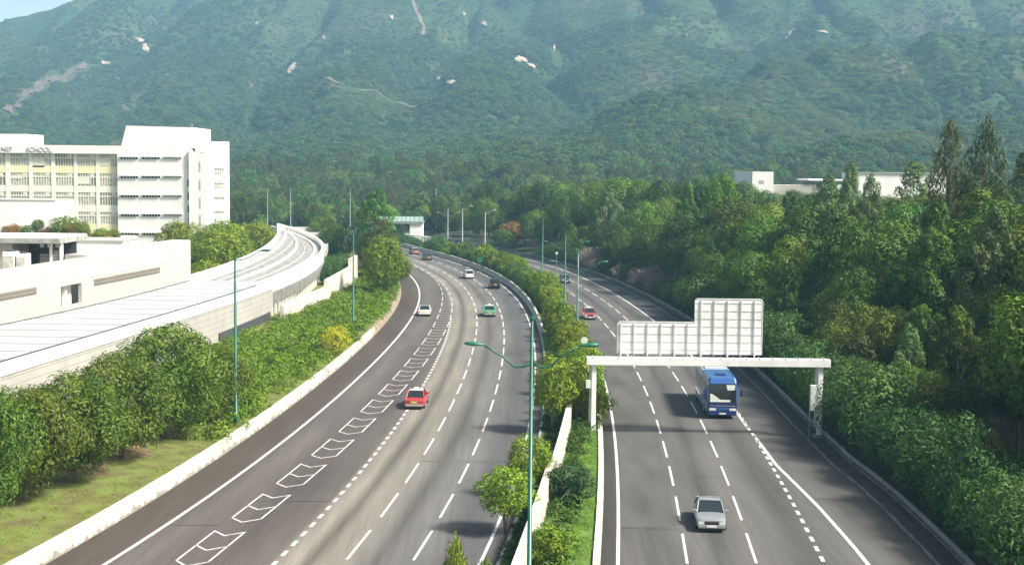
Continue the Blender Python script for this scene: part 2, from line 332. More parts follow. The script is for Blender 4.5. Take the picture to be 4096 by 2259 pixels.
def hatch(mb):                           # outlined chevron boxes along the hatched strip
    C = lambda y: (BL(y)+BR0(y))/2
    s, Y = arc(C, 44, 300); t = float(np.interp(at(1160, 1948)[1], Y, s)) % 9
    while t < s[-1]-7:
        def pt(a, u, lat=None):          # a along (m), u across -1..1
            y = float(np.interp(a, s, Y)); n, _ = nrm(C, y); h = float(BR0(y)-BL(y))/2/math.hypot(1, slope(C, y))
            k = u*h if lat is None else u*(h-.075)
            return (float(C(y))+n[0]*k, y+n[1]*k, .008)
        far = float(np.interp(t, s, Y)); w = float(BR0(far)-BL(far))
        sw = .95*min(1, w/1.9); wl = .15
        for u in (-1, 1):
            e = .12/max(w/2, .2)
            if w > .35: mb.face(pt(t+sw, u), pt(t+sw, u-u*e), pt(t+6+sw, u-u*e), pt(t+6+sw, u))
            else: mb.face(pt(t+sw, u), pt(t+sw, 0), pt(t+6+sw, 0), pt(t+6+sw, u))
        if w > .7:
            for a in (0, 3, 6):
                for u in (-1, 1):
                    a0 = t+a; mb.face(pt(a0, 0), pt(a0+sw, u), pt(a0+sw+wl*1.2, u), pt(a0+wl*1.2, 0))
        t += 9.0
line_obj('hatched_strip', hatch, rl, 'row of white outlined chevron boxes')
line_obj('edge_line', lambda mb: solid(RL, YN, 400, .2, mb=mb), rr, 'solid white line beside the planted median')
line_obj('edge_line', lambda mb: solid(RS, YN, 400, .24, mb=mb), rr, 'solid white line beside the hard shoulder')
line_obj('lane_line', lambda mb: dashes(R1, YN, 400, 6, 3, .15, mb, ref=at(2714, 2080)[1]), rr, 'dashed white lane line')
line_obj('lane_line', lambda mb: dashes(R2, YN, 400, 6, 3, .15, mb, ref=at(2969, 2079)[1]), rr, 'dashed white lane line')
line_obj('short_dash_line', lambda mb: dashes(RSD, YN, 117, 1, 1, .22, mb), rr, 'line of short white dashes')
# railway enclosure edges (roof at ZR)
ZR = 6.2
ROp = [at(x, y, ZR) for x, y in [(0, 1458), (421, 1337), (703, 1244), (925, 1181), (1015, 1150), (1080, 1126), (1192, 1098), (1249, 1058), (1277, 1019), (1283, 990), (1272, 963), (1249, 948.5), (1192, 922), (1140, 913)]]
RIp = [at(x, y, ZR) for x, y in [(0, 1296), (352, 1219), (735, 1127), (858, 1082), (939, 1057), (1016.6, 1019), (1069, 991), (1090.5, 970), (1108, 942), (1112, 926)]]
XO = fit(ROp, 4); XI = fit(RIp, 4)
def zl(x, y):                            # left verge height
    o = float(L0(y))-.4-x; return .82+min(max(o, 0), 16)*.055
def zr(x, y):
    o = x-float(RO(y))-.3; return .12+min(max(o, 0), 60)*.075
SW = [at(x, y, 1.7) for x, y in [(1136, 1278), (1309, 1190), (1405, 1130), (1431, 1105)]]
ribbon('left_verge', lambda y: XO(y)-2 if y < 330 else -75, off(L0, -.45), 30, 345, 3, zl, M['grass_lit'], 8)['kind'] = 'structure'
ribbon('right_verge', off(RO, .25), lambda y: RO(y)+95, 30, 430, 4, zr, M['forest_floor'], 14)['kind'] = 'structure'
# ------------------------------------------------------------------ barriers and kerbs
def wall_thing(name, f, y0, y1, dy, prof, m, label, cat, group=None):
    o = sweep(name, f, y0, y1, dy, prof, m); return tag(o, label, cat, group)
YB1 = at(1499, 1340)[1]
wall_thing('roadside_parapet', L0, 30, YB1, 2, [(-.45, -.2), (0, -.2), (0, .12), (-.06, .95), (-.42, .95), (-.45, .8)], M['conc_joint'], 'long white concrete parapet along the left shoulder, in front of the trees', 'parapet')
wall_thing('roadside_kerb', L0, YB1+.1, 330, 2, [(-.6, -.2), (0, -.2), (0, .15), (-.25, .75), (-.6, .85)], M['conc_brown'], 'low stained kerb wall curving round the left shoulder under the overhanging tree', 'kerb')
wall_thing('median_barrier', LE, 172, 415, 2, [(0, -.1), (.62, -.1), (.66, .12), (.50, .35), (.46, .98), (.16, .98), (.12, .35), (0, .12)], M['conc_green'], 'curved mossy concrete safety barrier between the left road and the median shrubs', 'barrier')
tag(sweep('median_kerb', LE, 30, 171.8, 2, [(0, -.1), (.2, -.1), (.2, .14), (0, .14)], M['conc_grey']), kind='structure')
wall_thing('median_kerb_wall', RE, 30, 400, 2, [(-.42, -.1), (0, -.1), (-.03, .52), (-.39, .52)], M['conc_joint'], 'low mottled white kerb wall between the median grass and the right road', 'kerb wall')
MWpts = [at(x, y, 2.0) for x, y in [(2048, 2259), (2102, 2083), (2163, 1920), (2199, 1835), (2253, 1617), (2297, 1405), (2285, 1330), (2270, 1247), (2241, 1188)]]
MW = fit(MWpts, 3); YMW = at(2199, 1845, 2.)[1]
wall_thing('median_wall', MW, 40, YMW, 2, [(0, -.1), (.42, -.1), (.42, 2.0), (0, 2.0)], M['conc_joint'], 'nearer white retaining wall in the median, beside the green lamp post', 'wall', 'white median walls')
wall_thing('median_wall', off(MW, .22), YMW+.02, 108.5, 2, [(0, -.1), (.42, -.1), (.42, 2.1), (0, 2.1)], M['conc_joint'], 'second stretch of white median wall, ending beside the tree left of the gantry', 'wall', 'white median walls')
wall_thing('median_wall', off(MW, .1), 142, 215, 2, [(0, -.1), (.42, -.1), (.42, 1.7), (0, 1.7)], M['conc_white'], 'farthest stretch of white median wall, narrow between the bushes and the green lamp posts', 'wall', 'white median walls')
def zm(x, y):
    return .1 if x < float(MW(y))+.2 else .38
ribbon('median_bed', off(LE, .2), off(RE, -.4), 30, 420, 2, lambda x, y: .1 if x < float(MW(y))+.3 else .36, M['grass_bed'], 6)['kind'] = 'structure'
tag(sweep('drain_channel', RK, 30, 420, 2, [(-.02, -.1), (.12, -.1), (.12, .13), (0, .13), (-.02, .1)], M['conc_dark']), kind='structure')
ribbon('drain_bed', off(RK, .12), off(RO, .3), 30, 420, 2, -.012, M['drain'], 2)['kind'] = 'structure'
gr = empty('crash_barrier', (float(RO(100)), 100, 0)); tag(gr, 'long steel crash barrier on posts between the right hard shoulder and the wood', 'crash barrier')
gr.location = (0, 0, 0)
sweep('rail', RO, 30, 415, 2, [(0, .40), (.05, .45), (0, .50), (.05, .62), (0, .66), (.05, .70), (.09, .70), (.09, .40)], M['rail_grey'], gr)
sweep('kerb', RO, 30, 415, 2, [(.10, -.1), (.26, -.1), (.26, .16), (.10, .16)], M['conc_dark'], gr)
mb = MB()
for y in np.arange(60, 330, 2.8):
    x = float(RO(y)); mb.box(x+.10, x+.18, y-.04, y+.04, .1, .68)
mb.build('post', M['steel'], gr)['kind'] = 'stuff'
# ------------------------------------------------------------------ hills
def lattice(n=256):
    return np.random.default_rng(11).random((n, n))
LAT = lattice()
def vnoise(x, y):
    xi, yi = np.floor(x).astype(int), np.floor(y).astype(int); fx, fy = x-xi, y-yi
    fx, fy = fx*fx*(3-2*fx), fy*fy*(3-2*fy)
    g = lambda a, b: LAT[a % 256, b % 256]
    return (g(xi, yi)*(1-fx)+g(xi+1, yi)*fx)*(1-fy)+(g(xi, yi+1)*(1-fx)+g(xi+1, yi+1)*fx)*fy
def fbm(x, y, o=4):
    r, a, t = 0, 1, 0
    for k in range(o): r = r+a*vnoise(x*2**k+k*17.3, y*2**k+k*9.1); t += a; a *= .5
    return r/t-.5
def ridge(*p): return [(lambda q: (q[0], Y, q[1]))(on(x*D, y*D, Y)) for x, y, Y in p]
RIDGES = [
    (ridge((3050, -60, 1350), (2900, 0, 1300), (2400, 90, 1180), (1900, 150, 1050), (1650, 240, 930), (1450, 370, 800), (1330, 440, 700)), .50),
    (ridge((3000, 250, 900), (2700, 300, 850), (2300, 355, 780), (2000, 410, 700)), .42),
    (ridge((-500, 70, 2300), (0, 52, 2200), (150, 30, 2200), (250, 2, 2200), (600, -120, 2300), (1000, -250, 2400), (1400, -300, 2400), (2000, -350, 2400), (3000, -350, 2400)), .42),
    (ridge((1000, -250, 2400), (1060, -60, 1900), (1020, 80, 1550), (920, 200, 1250), (820, 320, 1020), (720, 430, 800)), .50),
    (ridge((1400, -120, 2100), (1330, 60, 1600), (1240, 200, 1250), (1180, 330, 950), (1150, 430, 750)), .52),
    (ridge((300, -10, 2200), (180, 130, 1750), (20, 260, 1350), (-150, 340, 1050)), .48),
    (ridge((620, -60, 2250), (520, 130, 1700), (430, 260, 1300), (380, 360, 1000)), .52),
    (ridge((1750, -200, 2200), (1700, -20, 1750), (1640, 120, 1350)), .50),
    (ridge((2200, -200, 2200), (2150, -60, 1800), (2080, 60, 1450)), .50)]
def hill(x, y):
    x, y = np.asarray(x, float), np.asarray(y, float); acc = None
    wx, wy = x+90*fbm(x/260, y/260), y+90*fbm(x/260+40, y/260+9)
    for pts, sl in RIDGES:
        best = np.full(x.shape, -1e9)
        for (xa, ya, za), (xb, yb, zb) in zip(pts[:-1], pts[1:]):
            dx, dy = xb-xa, yb-ya; t = np.clip(((wx-xa)*dx+(wy-ya)*dy)/(dx*dx+dy*dy), 0, 1)
            d = np.hypot(wx-xa-dx*t, wy-ya-dy*t)
            best = np.maximum(best, za+(zb-za)*t-sl*np.sqrt(d*d+900)+sl*30)
        acc = best if acc is None else np.maximum(acc, best)+12*np.exp(-np.abs(acc-best)/18)*.5
    base = -2.5+np.clip(y-540, 0, None)*.035
    h = np.maximum(acc, base)+6*np.exp(-np.abs(acc-base)/12)
    k = np.clip((h-8)/60, 0, 1)
    h = h+k*(46*fbm(x/150, y/150, 5)+4.5*fbm(x/28, y/28, 3)-np.clip(y/1500, .5, 1.4)*24*np.clip(.16-np.abs(fbm(wx/95+3, wy/420, 3)), 0, 1)/.16*np.clip((h-30)/60, 0, 1))
    return np.where(y < 560, np.minimum(h, -.5+np.clip(y-470, 0, None)*.05), h)
AZ = np.linspace(-.64, .64, 390); DI = np.concatenate([np.linspace(455, 1000, 70), np.linspace(1008, 2700, 160)])
A_, D_ = np.meshgrid(AZ, DI); GX, GY = D_*np.tan(A_), D_
GZ = hill(GX, GY); HMAX = float(GZ.max())
mb = MB(); mb.v = np.stack([GX.ravel(), GY.ravel(), GZ.ravel()], 1).tolist(); w = len(AZ)
mb.f = [(i*w+j, i*w+j+1, i*w+w+j+1, i*w+w+j) for i in range(len(DI)-1) for j in range(w-1)]
hm, nt, p = newmat('hillside_scrub'); L = nt.links; p.inputs['Roughness'].default_value = 1; p.inputs['Specular IOR Level'].default_value = .1
tc = node(nt, 'ShaderNodeTexCoord')
def nz_(sc, lo, hi, det=6):
    n = node(nt, 'ShaderNodeTexNoise'); n.inputs['Scale'].default_value = sc; n.inputs['Detail'].default_value = det; L.new(tc.outputs['Object'], n.inputs[0])
    r = node(nt, 'ShaderNodeMapRange'); r.inputs[1].default_value = lo; r.inputs[2].default_value = hi; L.new(n.outputs[0], r.inputs[0]); return r
n1, n2, n3 = nz_(.006, .42, .6), nz_(.05, .3, .7), nz_(.012, .52, .66)
m1 = node(nt, 'ShaderNodeMix', data_type='RGBA'); m1.inputs[6].default_value = (.022, .048, .020, 1); m1.inputs[7].default_value = (.042, .066, .024, 1); L.new(n1.outputs[0], m1.inputs[0])
m2 = node(nt, 'ShaderNodeMix', data_type='RGBA'); m2.inputs[7].default_value = (.060, .058, .034, 1); L.new(n3.outputs[0], m2.inputs[0]); L.new(m1.outputs[2], m2.inputs[6])
r = node(nt, 'ShaderNodeMapRange'); r.inputs[3].default_value = .7; r.inputs[4].default_value = 1.25; L.new(n2.outputs[0], r.inputs[0])
v = node(nt, 'ShaderNodeVectorMath', operation='SCALE'); L.new(m2.outputs[2], v.inputs[0]); L.new(r.outputs[0], v.inputs['Scale']); L.new(v.outputs[0], p.inputs['Base Color'])
bn = node(nt, 'ShaderNodeTexNoise'); bn.inputs['Scale'].default_value = .12; bn.inputs['Detail'].default_value = 8; L.new(tc.outputs['Object'], bn.inputs[0])
bp = node(nt, 'ShaderNodeBump'); bp.inputs['Distance'].default_value = 4; bp.inputs['Strength'].default_value = .8; L.new(bn.outputs[0], bp.inputs['Height']); L.new(bp.outputs[0], p.inputs['Normal'])
tag(mb.build('hills', hm, smooth=True), 'steep green hills rising behind the valley', kind='structure')
def onhill(px, py):                      # first point of the hills along the view ray of that pixel
    d = ray(px, py); Y = np.linspace(560, 2650, 2600); t = Y/d.y; z = CH+d.z*t; x = d.x*t
    k = np.nonzero(hill(x, Y) >= z)[0]
    if not len(k): return None
    i = k[0]; return float(x[i]), float(Y[i])
HOLES = []
def scar(cx, cy, w, h, ang, m, name, label, pts=None):   # a bare patch draped on the slope
    c, sn = math.cos(ang), math.sin(ang); mb = MB(); ph = RNG.random(6)*6
    P = onhill(cx*D, cy*D)
    if P is None: return
    rings = []; k = 26
    for rr_ in (0, .35, .7, 1):
        ring = []
        for j in range(k):
            a = 2*PI*j/k; q = rr_*(1+.25*math.sin(2*a+ph[0])+.22*math.sin(3*a+ph[1])+.15*math.sin(5*a+ph[2])+.1*math.sin(9*a+ph[3]))
            u, v_ = q*w*.42*math.cos(a), q*h*.42*math.sin(a)
            pw = onhill((cx+u*c-v_*sn)*D, (cy+u*sn+v_*c)*D) or P
            if abs(pw[1]-P[1]) > 260: pw = P
            ring.append((pw[0], pw[1], float(hill(pw[0], pw[1]))+1.2))
        rings.append(ring)
    mb.loft(rings, cap=False); mb.f = mb.f
    o = mb.build(name, m, smooth=True); tag(o, label, kind='structure')
    pr = np.array(rings[-1]); HOLES.append((P[0], P[1], max(6, float(np.abs(pr[:, 0]-P[0]).mean())*.9), max(8, float(np.abs(pr[:, 1]-P[1]).mean())*.9)))
for a in [(352, 104, 26, 14, .5), (368, 124, 16, 34, -.5), (265, 160, 30, 14, .3), (737, 168, 16, 28, .3), (727, 185, 10, 22, .4), (1310, 152, 34, 16, .35), (1338, 168, 22, 9, .5), (1134, 210, 30, 13, .2), (1104, 198, 10, 16, 0),
          (1992, 84, 34, 9, -.6), (1978, 97, 10, 9, 0), (2070, 83, 26, 7, .2), (986, 46, 12, 10, 0), (647, 61, 14, 6, -.3), (815, 97, 10, 10, 0), (1218, 62, 16, 12, 0), (1168, 38, 6, 10, 0), (215, 168, 9, 8, 0), (1395, 120, 5, 30, .05)]:
    scar(*a, M['rock'], 'landslip', 'bare pale landslip on the hillside')
def trail(pts, wd, name, label, m):
    mb = MB(); W_ = [onhill(x*D, y*D) for x, y in pts]; W_ = [q for q in W_ if q]; rings = []
    fine = []
    for a, b in zip(W_[:-1], W_[1:]):
        if abs(a[1]-b[1]) > 300: continue
        for t in np.linspace(0, 1, 10): fine.append((a[0]+(b[0]-a[0])*t, a[1]+(b[1]-a[1])*t))
    for i, (x, y) in enumerate(fine):
        h = wd*(.6+.8*RNG.random())
        rings.append([(x-h, y, float(hill(x-h, y))+1.5), (x, y, float(hill(x, y))+1.7), (x+h, y, float(hill(x+h, y))+1.5)])
        HOLES.append((x, y, h*1.3, h*1.6))
    n = len(rings)
    for i in range(n-1):
        for k in range(2): mb.face(rings[i][k], rings[i][k+1], rings[i+1][k+1], rings[i+1][k])
    tag(mb.build(name, m), label, kind='structure')
trail([(818, 200), (860, 216), (905, 232), (960, 242), (1000, 262), (1050, 270)], 1.8, 'hill_path', 'pale trail along a grassy spur', M['path'])
trail([(1036, 0), (1046, 30), (1058, 55), (1066, 75), (1062, 92)], 2.2, 'hill_path', 'pale gully running down the middle hill', M['path'])
trail([(20, 285), (60, 245), (100, 218), (130, 200), (175, 188), (215, 162)], 4, 'hill_path', 'brown scar slanting up the hill at the left', mat('brown_scar', (.085, .066, .05), 1, var=.4, scale=.1))
# ------------------------------------------------------------------ foliage
def leaves(name, C, R, n, lf, m, parent=None, up=.35, asp=.6, droop=None, out=None, rng=None, wind=0):
    """n leaf-sized faces over clumps: centres C (k,3), radii R (k,3)"""
    rng = rng or RNG; C = np.asarray(C, float); R = np.asarray(R, float); k = len(C)
    wgt = R[:, 0]*R[:, 1]+R[:, 0]*R[:, 2]; idx = rng.choice(k, n, p=wgt/wgt.sum())
    d = rng.normal(size=(n, 3)); d[:, 2] += .35; d /= np.linalg.norm(d, axis=1)[:, None]
    r = .72+.38*rng.random(n)**1.3
    p = C[idx]+d*R[idx]*r[:, None]
    nr = d*1.15+rng.normal(size=(n, 3))*.42+np.array([0, 0, up]); nr /= np.linalg.norm(nr, axis=1)[:, None]
    if droop is None:
        u = np.cross(nr, rng.normal(size=(n, 3)))
    else:
        u = np.cross(nr, np.cross(nr, np.array([0, 0, 1.])))*1.0+rng.normal(size=(n, 3))*droop
    u /= np.linalg.norm(u, axis=1)[:, None]+1e-9; v = np.cross(nr, u)
    L = (lf*(.6+.8*rng.random(n)))[:, None]; Wd = L*asp
    bend = nr*L*.18
    V = np.empty((n, 4, 3)); V[:, 0] = p+u*L-bend; V[:, 1] = p+v*Wd*.5+u*L*.1; V[:, 2] = p-u*L*.9-bend; V[:, 3] = p-v*Wd*.5+u*L*.1
    me = bpy.data.meshes.new(name); me.vertices.add(4*n); me.vertices.foreach_set('co', V.ravel())
    me.loops.add(4*n); me.loops.foreach_set('vertex_index', np.arange(4*n)); me.polygons.add(n)
    me.polygons.foreach_set('loop_start', np.arange(0, 4*n, 4)); me.polygons.foreach_set('loop_total', np.full(n, 4))
    me.update(); me.validate()
    at_ = me.attributes.new('tint', 'FLOAT', 'FACE'); ck = rng.random(k)
    at_.data.foreach_set('value', np.clip(ck[idx]*.6+rng.random(n)*.4, 0, 1).astype(np.float32))
    me.materials.append(m)
    return me
def trunkmesh(name, h, r, limbs, m, lean=(0, 0), multi=1):
    mb = MB()
    for q in range(multi):
        a = 2*PI*q/max(multi, 1)+.4; lx, ly = lean[0]+(.22*h*math.cos(a) if multi > 1 else 0), lean[1]+(.22*h*math.sin(a) if multi > 1 else 0)
        pts = [(0, 0, -.4), (lx*.15, ly*.15, h*.25), (lx*.5, ly*.5, h*.6), (lx, ly, h)]
        mb.tube(pts, [r*1.25/multi**.5, r/multi**.5, r*.75/multi**.5, r*.35/multi**.5], 7)
    for (x, y, z) in limbs:
        t = min(.9, max(.25, z/h*.62)); b = (lean[0]*t*t, lean[1]*t*t, h*t)
        mid = ((b[0]+x)/2, (b[1]+y)/2, (b[2]+z)/2-.04*h)
        mb.tube([b, mid, (x, y, z)], [r*.42, r*.28, r*.1], 5)
    me_o = mb.build(name, m, smooth=True); me = me_o.data; bpy.data.objects.remove(me_o); return me
PROTO = {}
def crown_round(rng, H, R, k=34, base=.34, rr_=.36):
    C, Q = [], []
    for i in range(k):
        z = 1-2*(i+.5)/k; a = i*2.39996+rng.random()*.5; q = math.sqrt(max(0, 1-z*z)); s = .55+.3*rng.random()
        C.append((R*q*math.cos(a)*s*1.12, R*q*math.sin(a)*s*1.12, H*(base+(1-base)*(.5+.5*z*.78))))
        r = R*rr_*(.75+.6*rng.random()); Q.append((r, r, r*.8))
    return np.array(C), np.array(Q)
def crown_cone(rng, H, R, k=40, base=.2, pw=.75, rr_=.30, stretch=1.):
    C, Q = [], []
    for i in range(k):
        t = ((i+.5)/k)**1.15; a = i*2.39996+rng.random()*.6; e = R*(1-t)**pw*(1 if t > .12 else .75)
        s = e*(.45+.45*rng.random()); C.append((s*math.cos(a), s*math.sin(a), H*(base+(1-base)*t*.97)))
        r = max(.22*R*.6, e*rr_*1.5)*(.7+.6*rng.random()); Q.append((r, r, r*stretch))
    return np.array(C), np.array(Q)
def crown_oval(rng, H, R, k=40, base=.22, rr_=.34):
    C, Q = [], []
    for i in range(k):
        t = (i+.5)/k; a = i*2.39996+rng.random()*.8; e = R*math.sin(PI*min(1, .12+t*.86))**.7
        s = e*(.35+.5*rng.random()); C.append((s*math.cos(a), s*math.sin(a), H*(base+(1-base)*t*.97)))
        r = R*rr_*(.6+.6*rng.random())*(1-.45*t); Q.append((r, r, r*1.05))
    return np.array(C), np.array(Q)
LM = dict(
    lit=leafmat('leaf_left_verge', (.036, .085, .010), (.140, .205, .024), .02, .2),
    round=leafmat('leaf_broad', (.015, .055, .007), (.130, .215, .022), .035, .45, .18),
    hedge=leafmat('leaf_clipped_hedge', (.022, .072, .014), (.085, .175, .035), .02, .25),
    pale=leafmat('leaf_pale_green', (.060, .120, .035), (.180, .260, .085), .015, .2),
    cas=leafmat('leaf_needle', (.038, .062, .014), (.115, .125, .030), .03, .25),
    yel=leafmat('leaf_yellow_green', (.072, .145, .008), (.235, .315, .022), .02, .22),
    yellow=leafmat('leaf_golden', (.28, .32, .012), (.50, .50, .03), .01, .1),
    dark=leafmat('leaf_dark', (.012, .045, .016), (.045, .105, .030), .02, .2),
    brown=leafmat('leaf_rusty', (.14, .085, .025), (.28, .16, .045), .01, .15),
    dry=leafmat('dry_twigs', (.17, .14, .12), (.34, .275, .235), .01, .1, .1),
    far=leafmat('leaf_far_wood', (.022, .066, .020), (.095, .155, .036), .04, .5),
    scrub=leafmat('leaf_hill_scrub', (.050, .090, .020), (.125, .165, .040), .03, .3))
def proto(key, kind, H, R, n, lf, lm, bark='bark', asp=.6, seed=0, k=36, droop=None, multi=1, lean=(0, 0), **kw):
    rng = np.random.default_rng(100+seed+len(PROTO))
    C, Q = dict(round=crown_round, cone=crown_cone, oval=crown_oval)[kind](rng, H, R, k, **kw)
    lim = [tuple(C[i]) for i in range(0, len(C), max(1, len(C)//9))]
    PROTO.setdefault(key, []).append((trunkmesh(key+'_trunk', H*.72, max(.05, H*.016), lim, M[bark], lean, multi), leaves(key+'_crown', C, Q, n, lf, LM[lm], asp=asp, droop=droop, rng=rng), H))
for q in range(4): proto('broad', 'round', 10, 4.2, 13000, .175, 'round', seed=q, k=36, rr_=.31, base=.28)
for q in range(3): proto('verge', 'round', 7.5, 4.0, 15000, .16, 'lit', seed=q, k=52, base=.10, rr_=.28, lean=(.7, -.9))
for q in range(2): proto('pale', 'oval', 14, 3.6, 11000, .21, 'pale', seed=q, k=44, asp=.5, rr_=.31)
for q in range(3): proto('tall', 'oval', 13, 3.4, 12000, .18, 'round', seed=q, k=46, rr_=.31)
for q in range(2): proto('needle', 'cone', 18, 3.4, 12000, .42, 'cas', 'bark_dark', .2, q, 80, .4, base=.06, pw=.62, rr_=.30, stretch=1.5)
for q in range(2): proto('feather', 'oval', 14, 3.6, 7000, .40, 'cas', 'bark_dark', .2, q, 50, .4, base=.12, rr_=.30)
proto('cypress', 'cone', 11, 1.7, 5000, .25, 'dark', 'bark_dark', .4, 1, 46, base=.05, pw=.5, rr_=.4, stretch=1.6)
for q in range(2): proto('small', 'round', 4.4, 1.75, 4200, .13, 'yel', seed=q, k=36, base=.26, rr_=.34, multi=3)
for q in range(3): proto('shrub', 'round', 2.4, 1.5, 4200, .09, 'hedge', seed=q, k=22, base=.1, rr_=.42, multi=3)
for q in range(3): proto('lush', 'round', 2.6, 1.6, 2600, .16, 'yel', seed=q, k=17, base=.08, rr_=.40, multi=3)
for q in range(2): proto('sunny', 'round', 9, 4.2, 6500, .28, 'yel', seed=q, k=40, base=.12, rr_=.34)
proto('golden', 'round', 1.9, 1.1, 1800, .11, 'yellow', seed=1, k=18, base=.05, rr_=.45, multi=3)
proto('rusty', 'round', 8, 3.6, 5200, .26, 'brown', seed=1, k=34)
proto('dryshrub', 'round', 2.6, 1.7, 1500, .24, 'dry', seed=1, k=14, base=.1, rr_=.34, asp=.14, multi=3)
proto('fern', 'round', 1.9, 1.25, 900, .5, 'dark', seed=2, k=10, base=.1, rr_=.5, asp=.16, multi=3)
proto('farscrub', 'round', 4.5, 4.2, 1100, .5, 'scrub', seed=3, k=26, base=.0)
proto('far', 'round', 9, 4.4, 1500, .62, 'far', seed=1, k=26, base=.05); proto('farcone', 'oval', 13, 3.2, 1500, .6, 'far', seed=2, k=26, base=.05)
def plant(key, x, y, z, sc=1., name=None, label=None, cat='tree', group=None, var=None, rz=None, sz=1., parts=True):
    t, c, h = PROTO[key][RNG.integers(len(PROTO[key])) if var is None else var % len(PROTO[key])]
    e = empty(name or 'tree', (x, y, z), RNG.random()*6.28 if rz is None else rz, (sc, sc, sc*sz)); tag(e, label, cat, group)
    for nm, me in (('trunk' if cat == 'tree' else 'stems', t), ('crown' if cat == 'tree' else 'foliage', c)):
        o = bpy.data.objects.new(nm, me); COL.objects.link(o); o.parent = e
    return e
def stand(key, px, py, Y, z0, name, label, cat='tree', group=None, var=None, w=None, rz=None):
    """plant whose top is seen at d-view pixel (px, py), rooted at depth Y on ground z0; w: crown width in d pixels"""
    X, top = on(px*D, py*D, Y); H = PROTO[key][0][2]*1.02; zs = (top-z0)/H
    R = {'broad': 4.6, 'sunny': 4.6, 'verge': 4.3, 'pale': 3.2, 'tall': 3.1, 'needle': 2.8, 'feather': 3.2, 'cypress': 1.5, 'small': 1.9, 'shrub': 1.7, 'lush': 1.8, 'golden': 1.2, 'rusty': 4, 'dryshrub': 1.9, 'fern': 1.4, 'far': 4.6, 'farcone': 3}[key]
    sc = zs if w is None else w*D/F*Y/2/R
    return plant(key, X, Y, z0, sc, name, label, cat, group, var, rz, zs/sc)
# --- trees on the left verge, nearest row
VT = 'row of round verge trees'
for px, py, Y, w, lb in [(-70, 960, 76, 250, 'verge tree cut by the left edge of the frame, nearest of its row'), (55, 975, 82, 250, 'dark green verge tree second from the near end, its thick leaning trunk over the grass'), (185, 935, 87, 250, 'round verge tree above the patch of bare soil, in front of the ribbed railway wall'),
                         (305, 880, 94, 230, 'verge tree left of the tallest one in the row, with a thin pale trunk'), (425, 815, 101, 235, 'tallest verge tree in the row, its top standing before the ribbed railway wall'), (540, 868, 108, 150, 'last verge tree of the row, beside the green lamp post on the slope')]:
    X, _ = on(px*D, py*D, Y); Y -= 3; stand('verge', px, py, Y, zl(X, Y), 'verge_tree', lb, 'tree', VT, w=w*1.28)
# --- distinct trees
T = [('tall', 950, 470, 262, .5, 105, 'tall green tree rising between the railway curve and the far bridge'), ('feather', 962, 545, 240, .8, 110, 'olive feathery tree in front of the tall tree left of the far bridge'), ('sunny', 965, 592, 212, 1, 118, 'bushy yellow-green tree overhanging the left shoulder beside the stepped white wall'),
     ('broad', 1000, 640, 222, .8, 82, 'rounded tree leaning over the left edge line just before the far cars'), ('broad', 915, 652, 252, 1.2, 60, 'low round tree right behind the end of the stepped white wall'),
     ('rusty', 1300, 560, 350, 0, 90, 'rusty orange tree at the end of the median between the two roads'), ('broad', 1262, 575, 345, 0, 60, 'green tree just left of the rusty orange tree'), ('feather', 612, 488, 330, 0, 90, 'brownish feathery tree beside the right end of the rear school block'),
     ('needle', 2395, 290, 148, 3, 185, 'tall brownish conifer, left one of the two spires above the wood'), ('needle', 2487, 273, 142, 3, 205, 'tall dark conifer, right one of the two spires above the wood'),
     ('pale', 2300, 402, 185, 3, 150, 'round-topped tree standing out against the long white building'), ('pale', 2140, 398, 170, 2.5, 92, 'slender pale tree with a narrow top left of the long white building'), ('pale', 2190, 428, 175, 2.5, 88, 'thin pale tree against the left end of the long white building'),
     ('pale', 2080, 430, 185, 2.5, 115, 'pale tree hiding the middle of the low white roof'), ('cypress', 1995, 485, 175, 2, 72, 'narrow dark cypress below the small white block'), ('feather', 2170, 492, 168, 2.6, 135, 'olive-brown feathery tree in the middle of the wood'),
     ('pale', 2462, 596, 130, 2.4, 150, 'big pale-leaved tree standing nearest in the dark wood'), ('tall', 2325, 560, 150, 2.5, 120, 'pointed green tree in front of the tall brownish conifer'), ('pale', 2603, 358, 150, 3.5, 190, 'yellow-green tree cut by the right edge of the frame'),
     ('tall', 2560, 880, 102, 1.8, 110, 'bright leafy tree at the right edge of the frame above the clipped shrubs'), ('tall', 1730, 452, 235, 2, 66, 'pointed tree left of the small white block'), ('broad', 1815, 432, 230, 2, 105, 'round tree in front of the small white block'),
     ('pale', 1460, 470, 330, 1, 48, 'pale narrow tree where the right road bends out of sight'), ('rusty', 1562, 458, 320, 1.5, 26, 'small tan-topped tree in the far end of the wood')]
KEEP = []
for key, px, py, Y, z0, w, lb in T:
    e = stand(key, px, py, Y, z0, 'conifer' if key == 'needle' else 'cypress' if key == 'cypress' else 'broadleaf_tree', lb, w=w); KEEP.append((e.location.x, Y, w*D/F*Y/2))
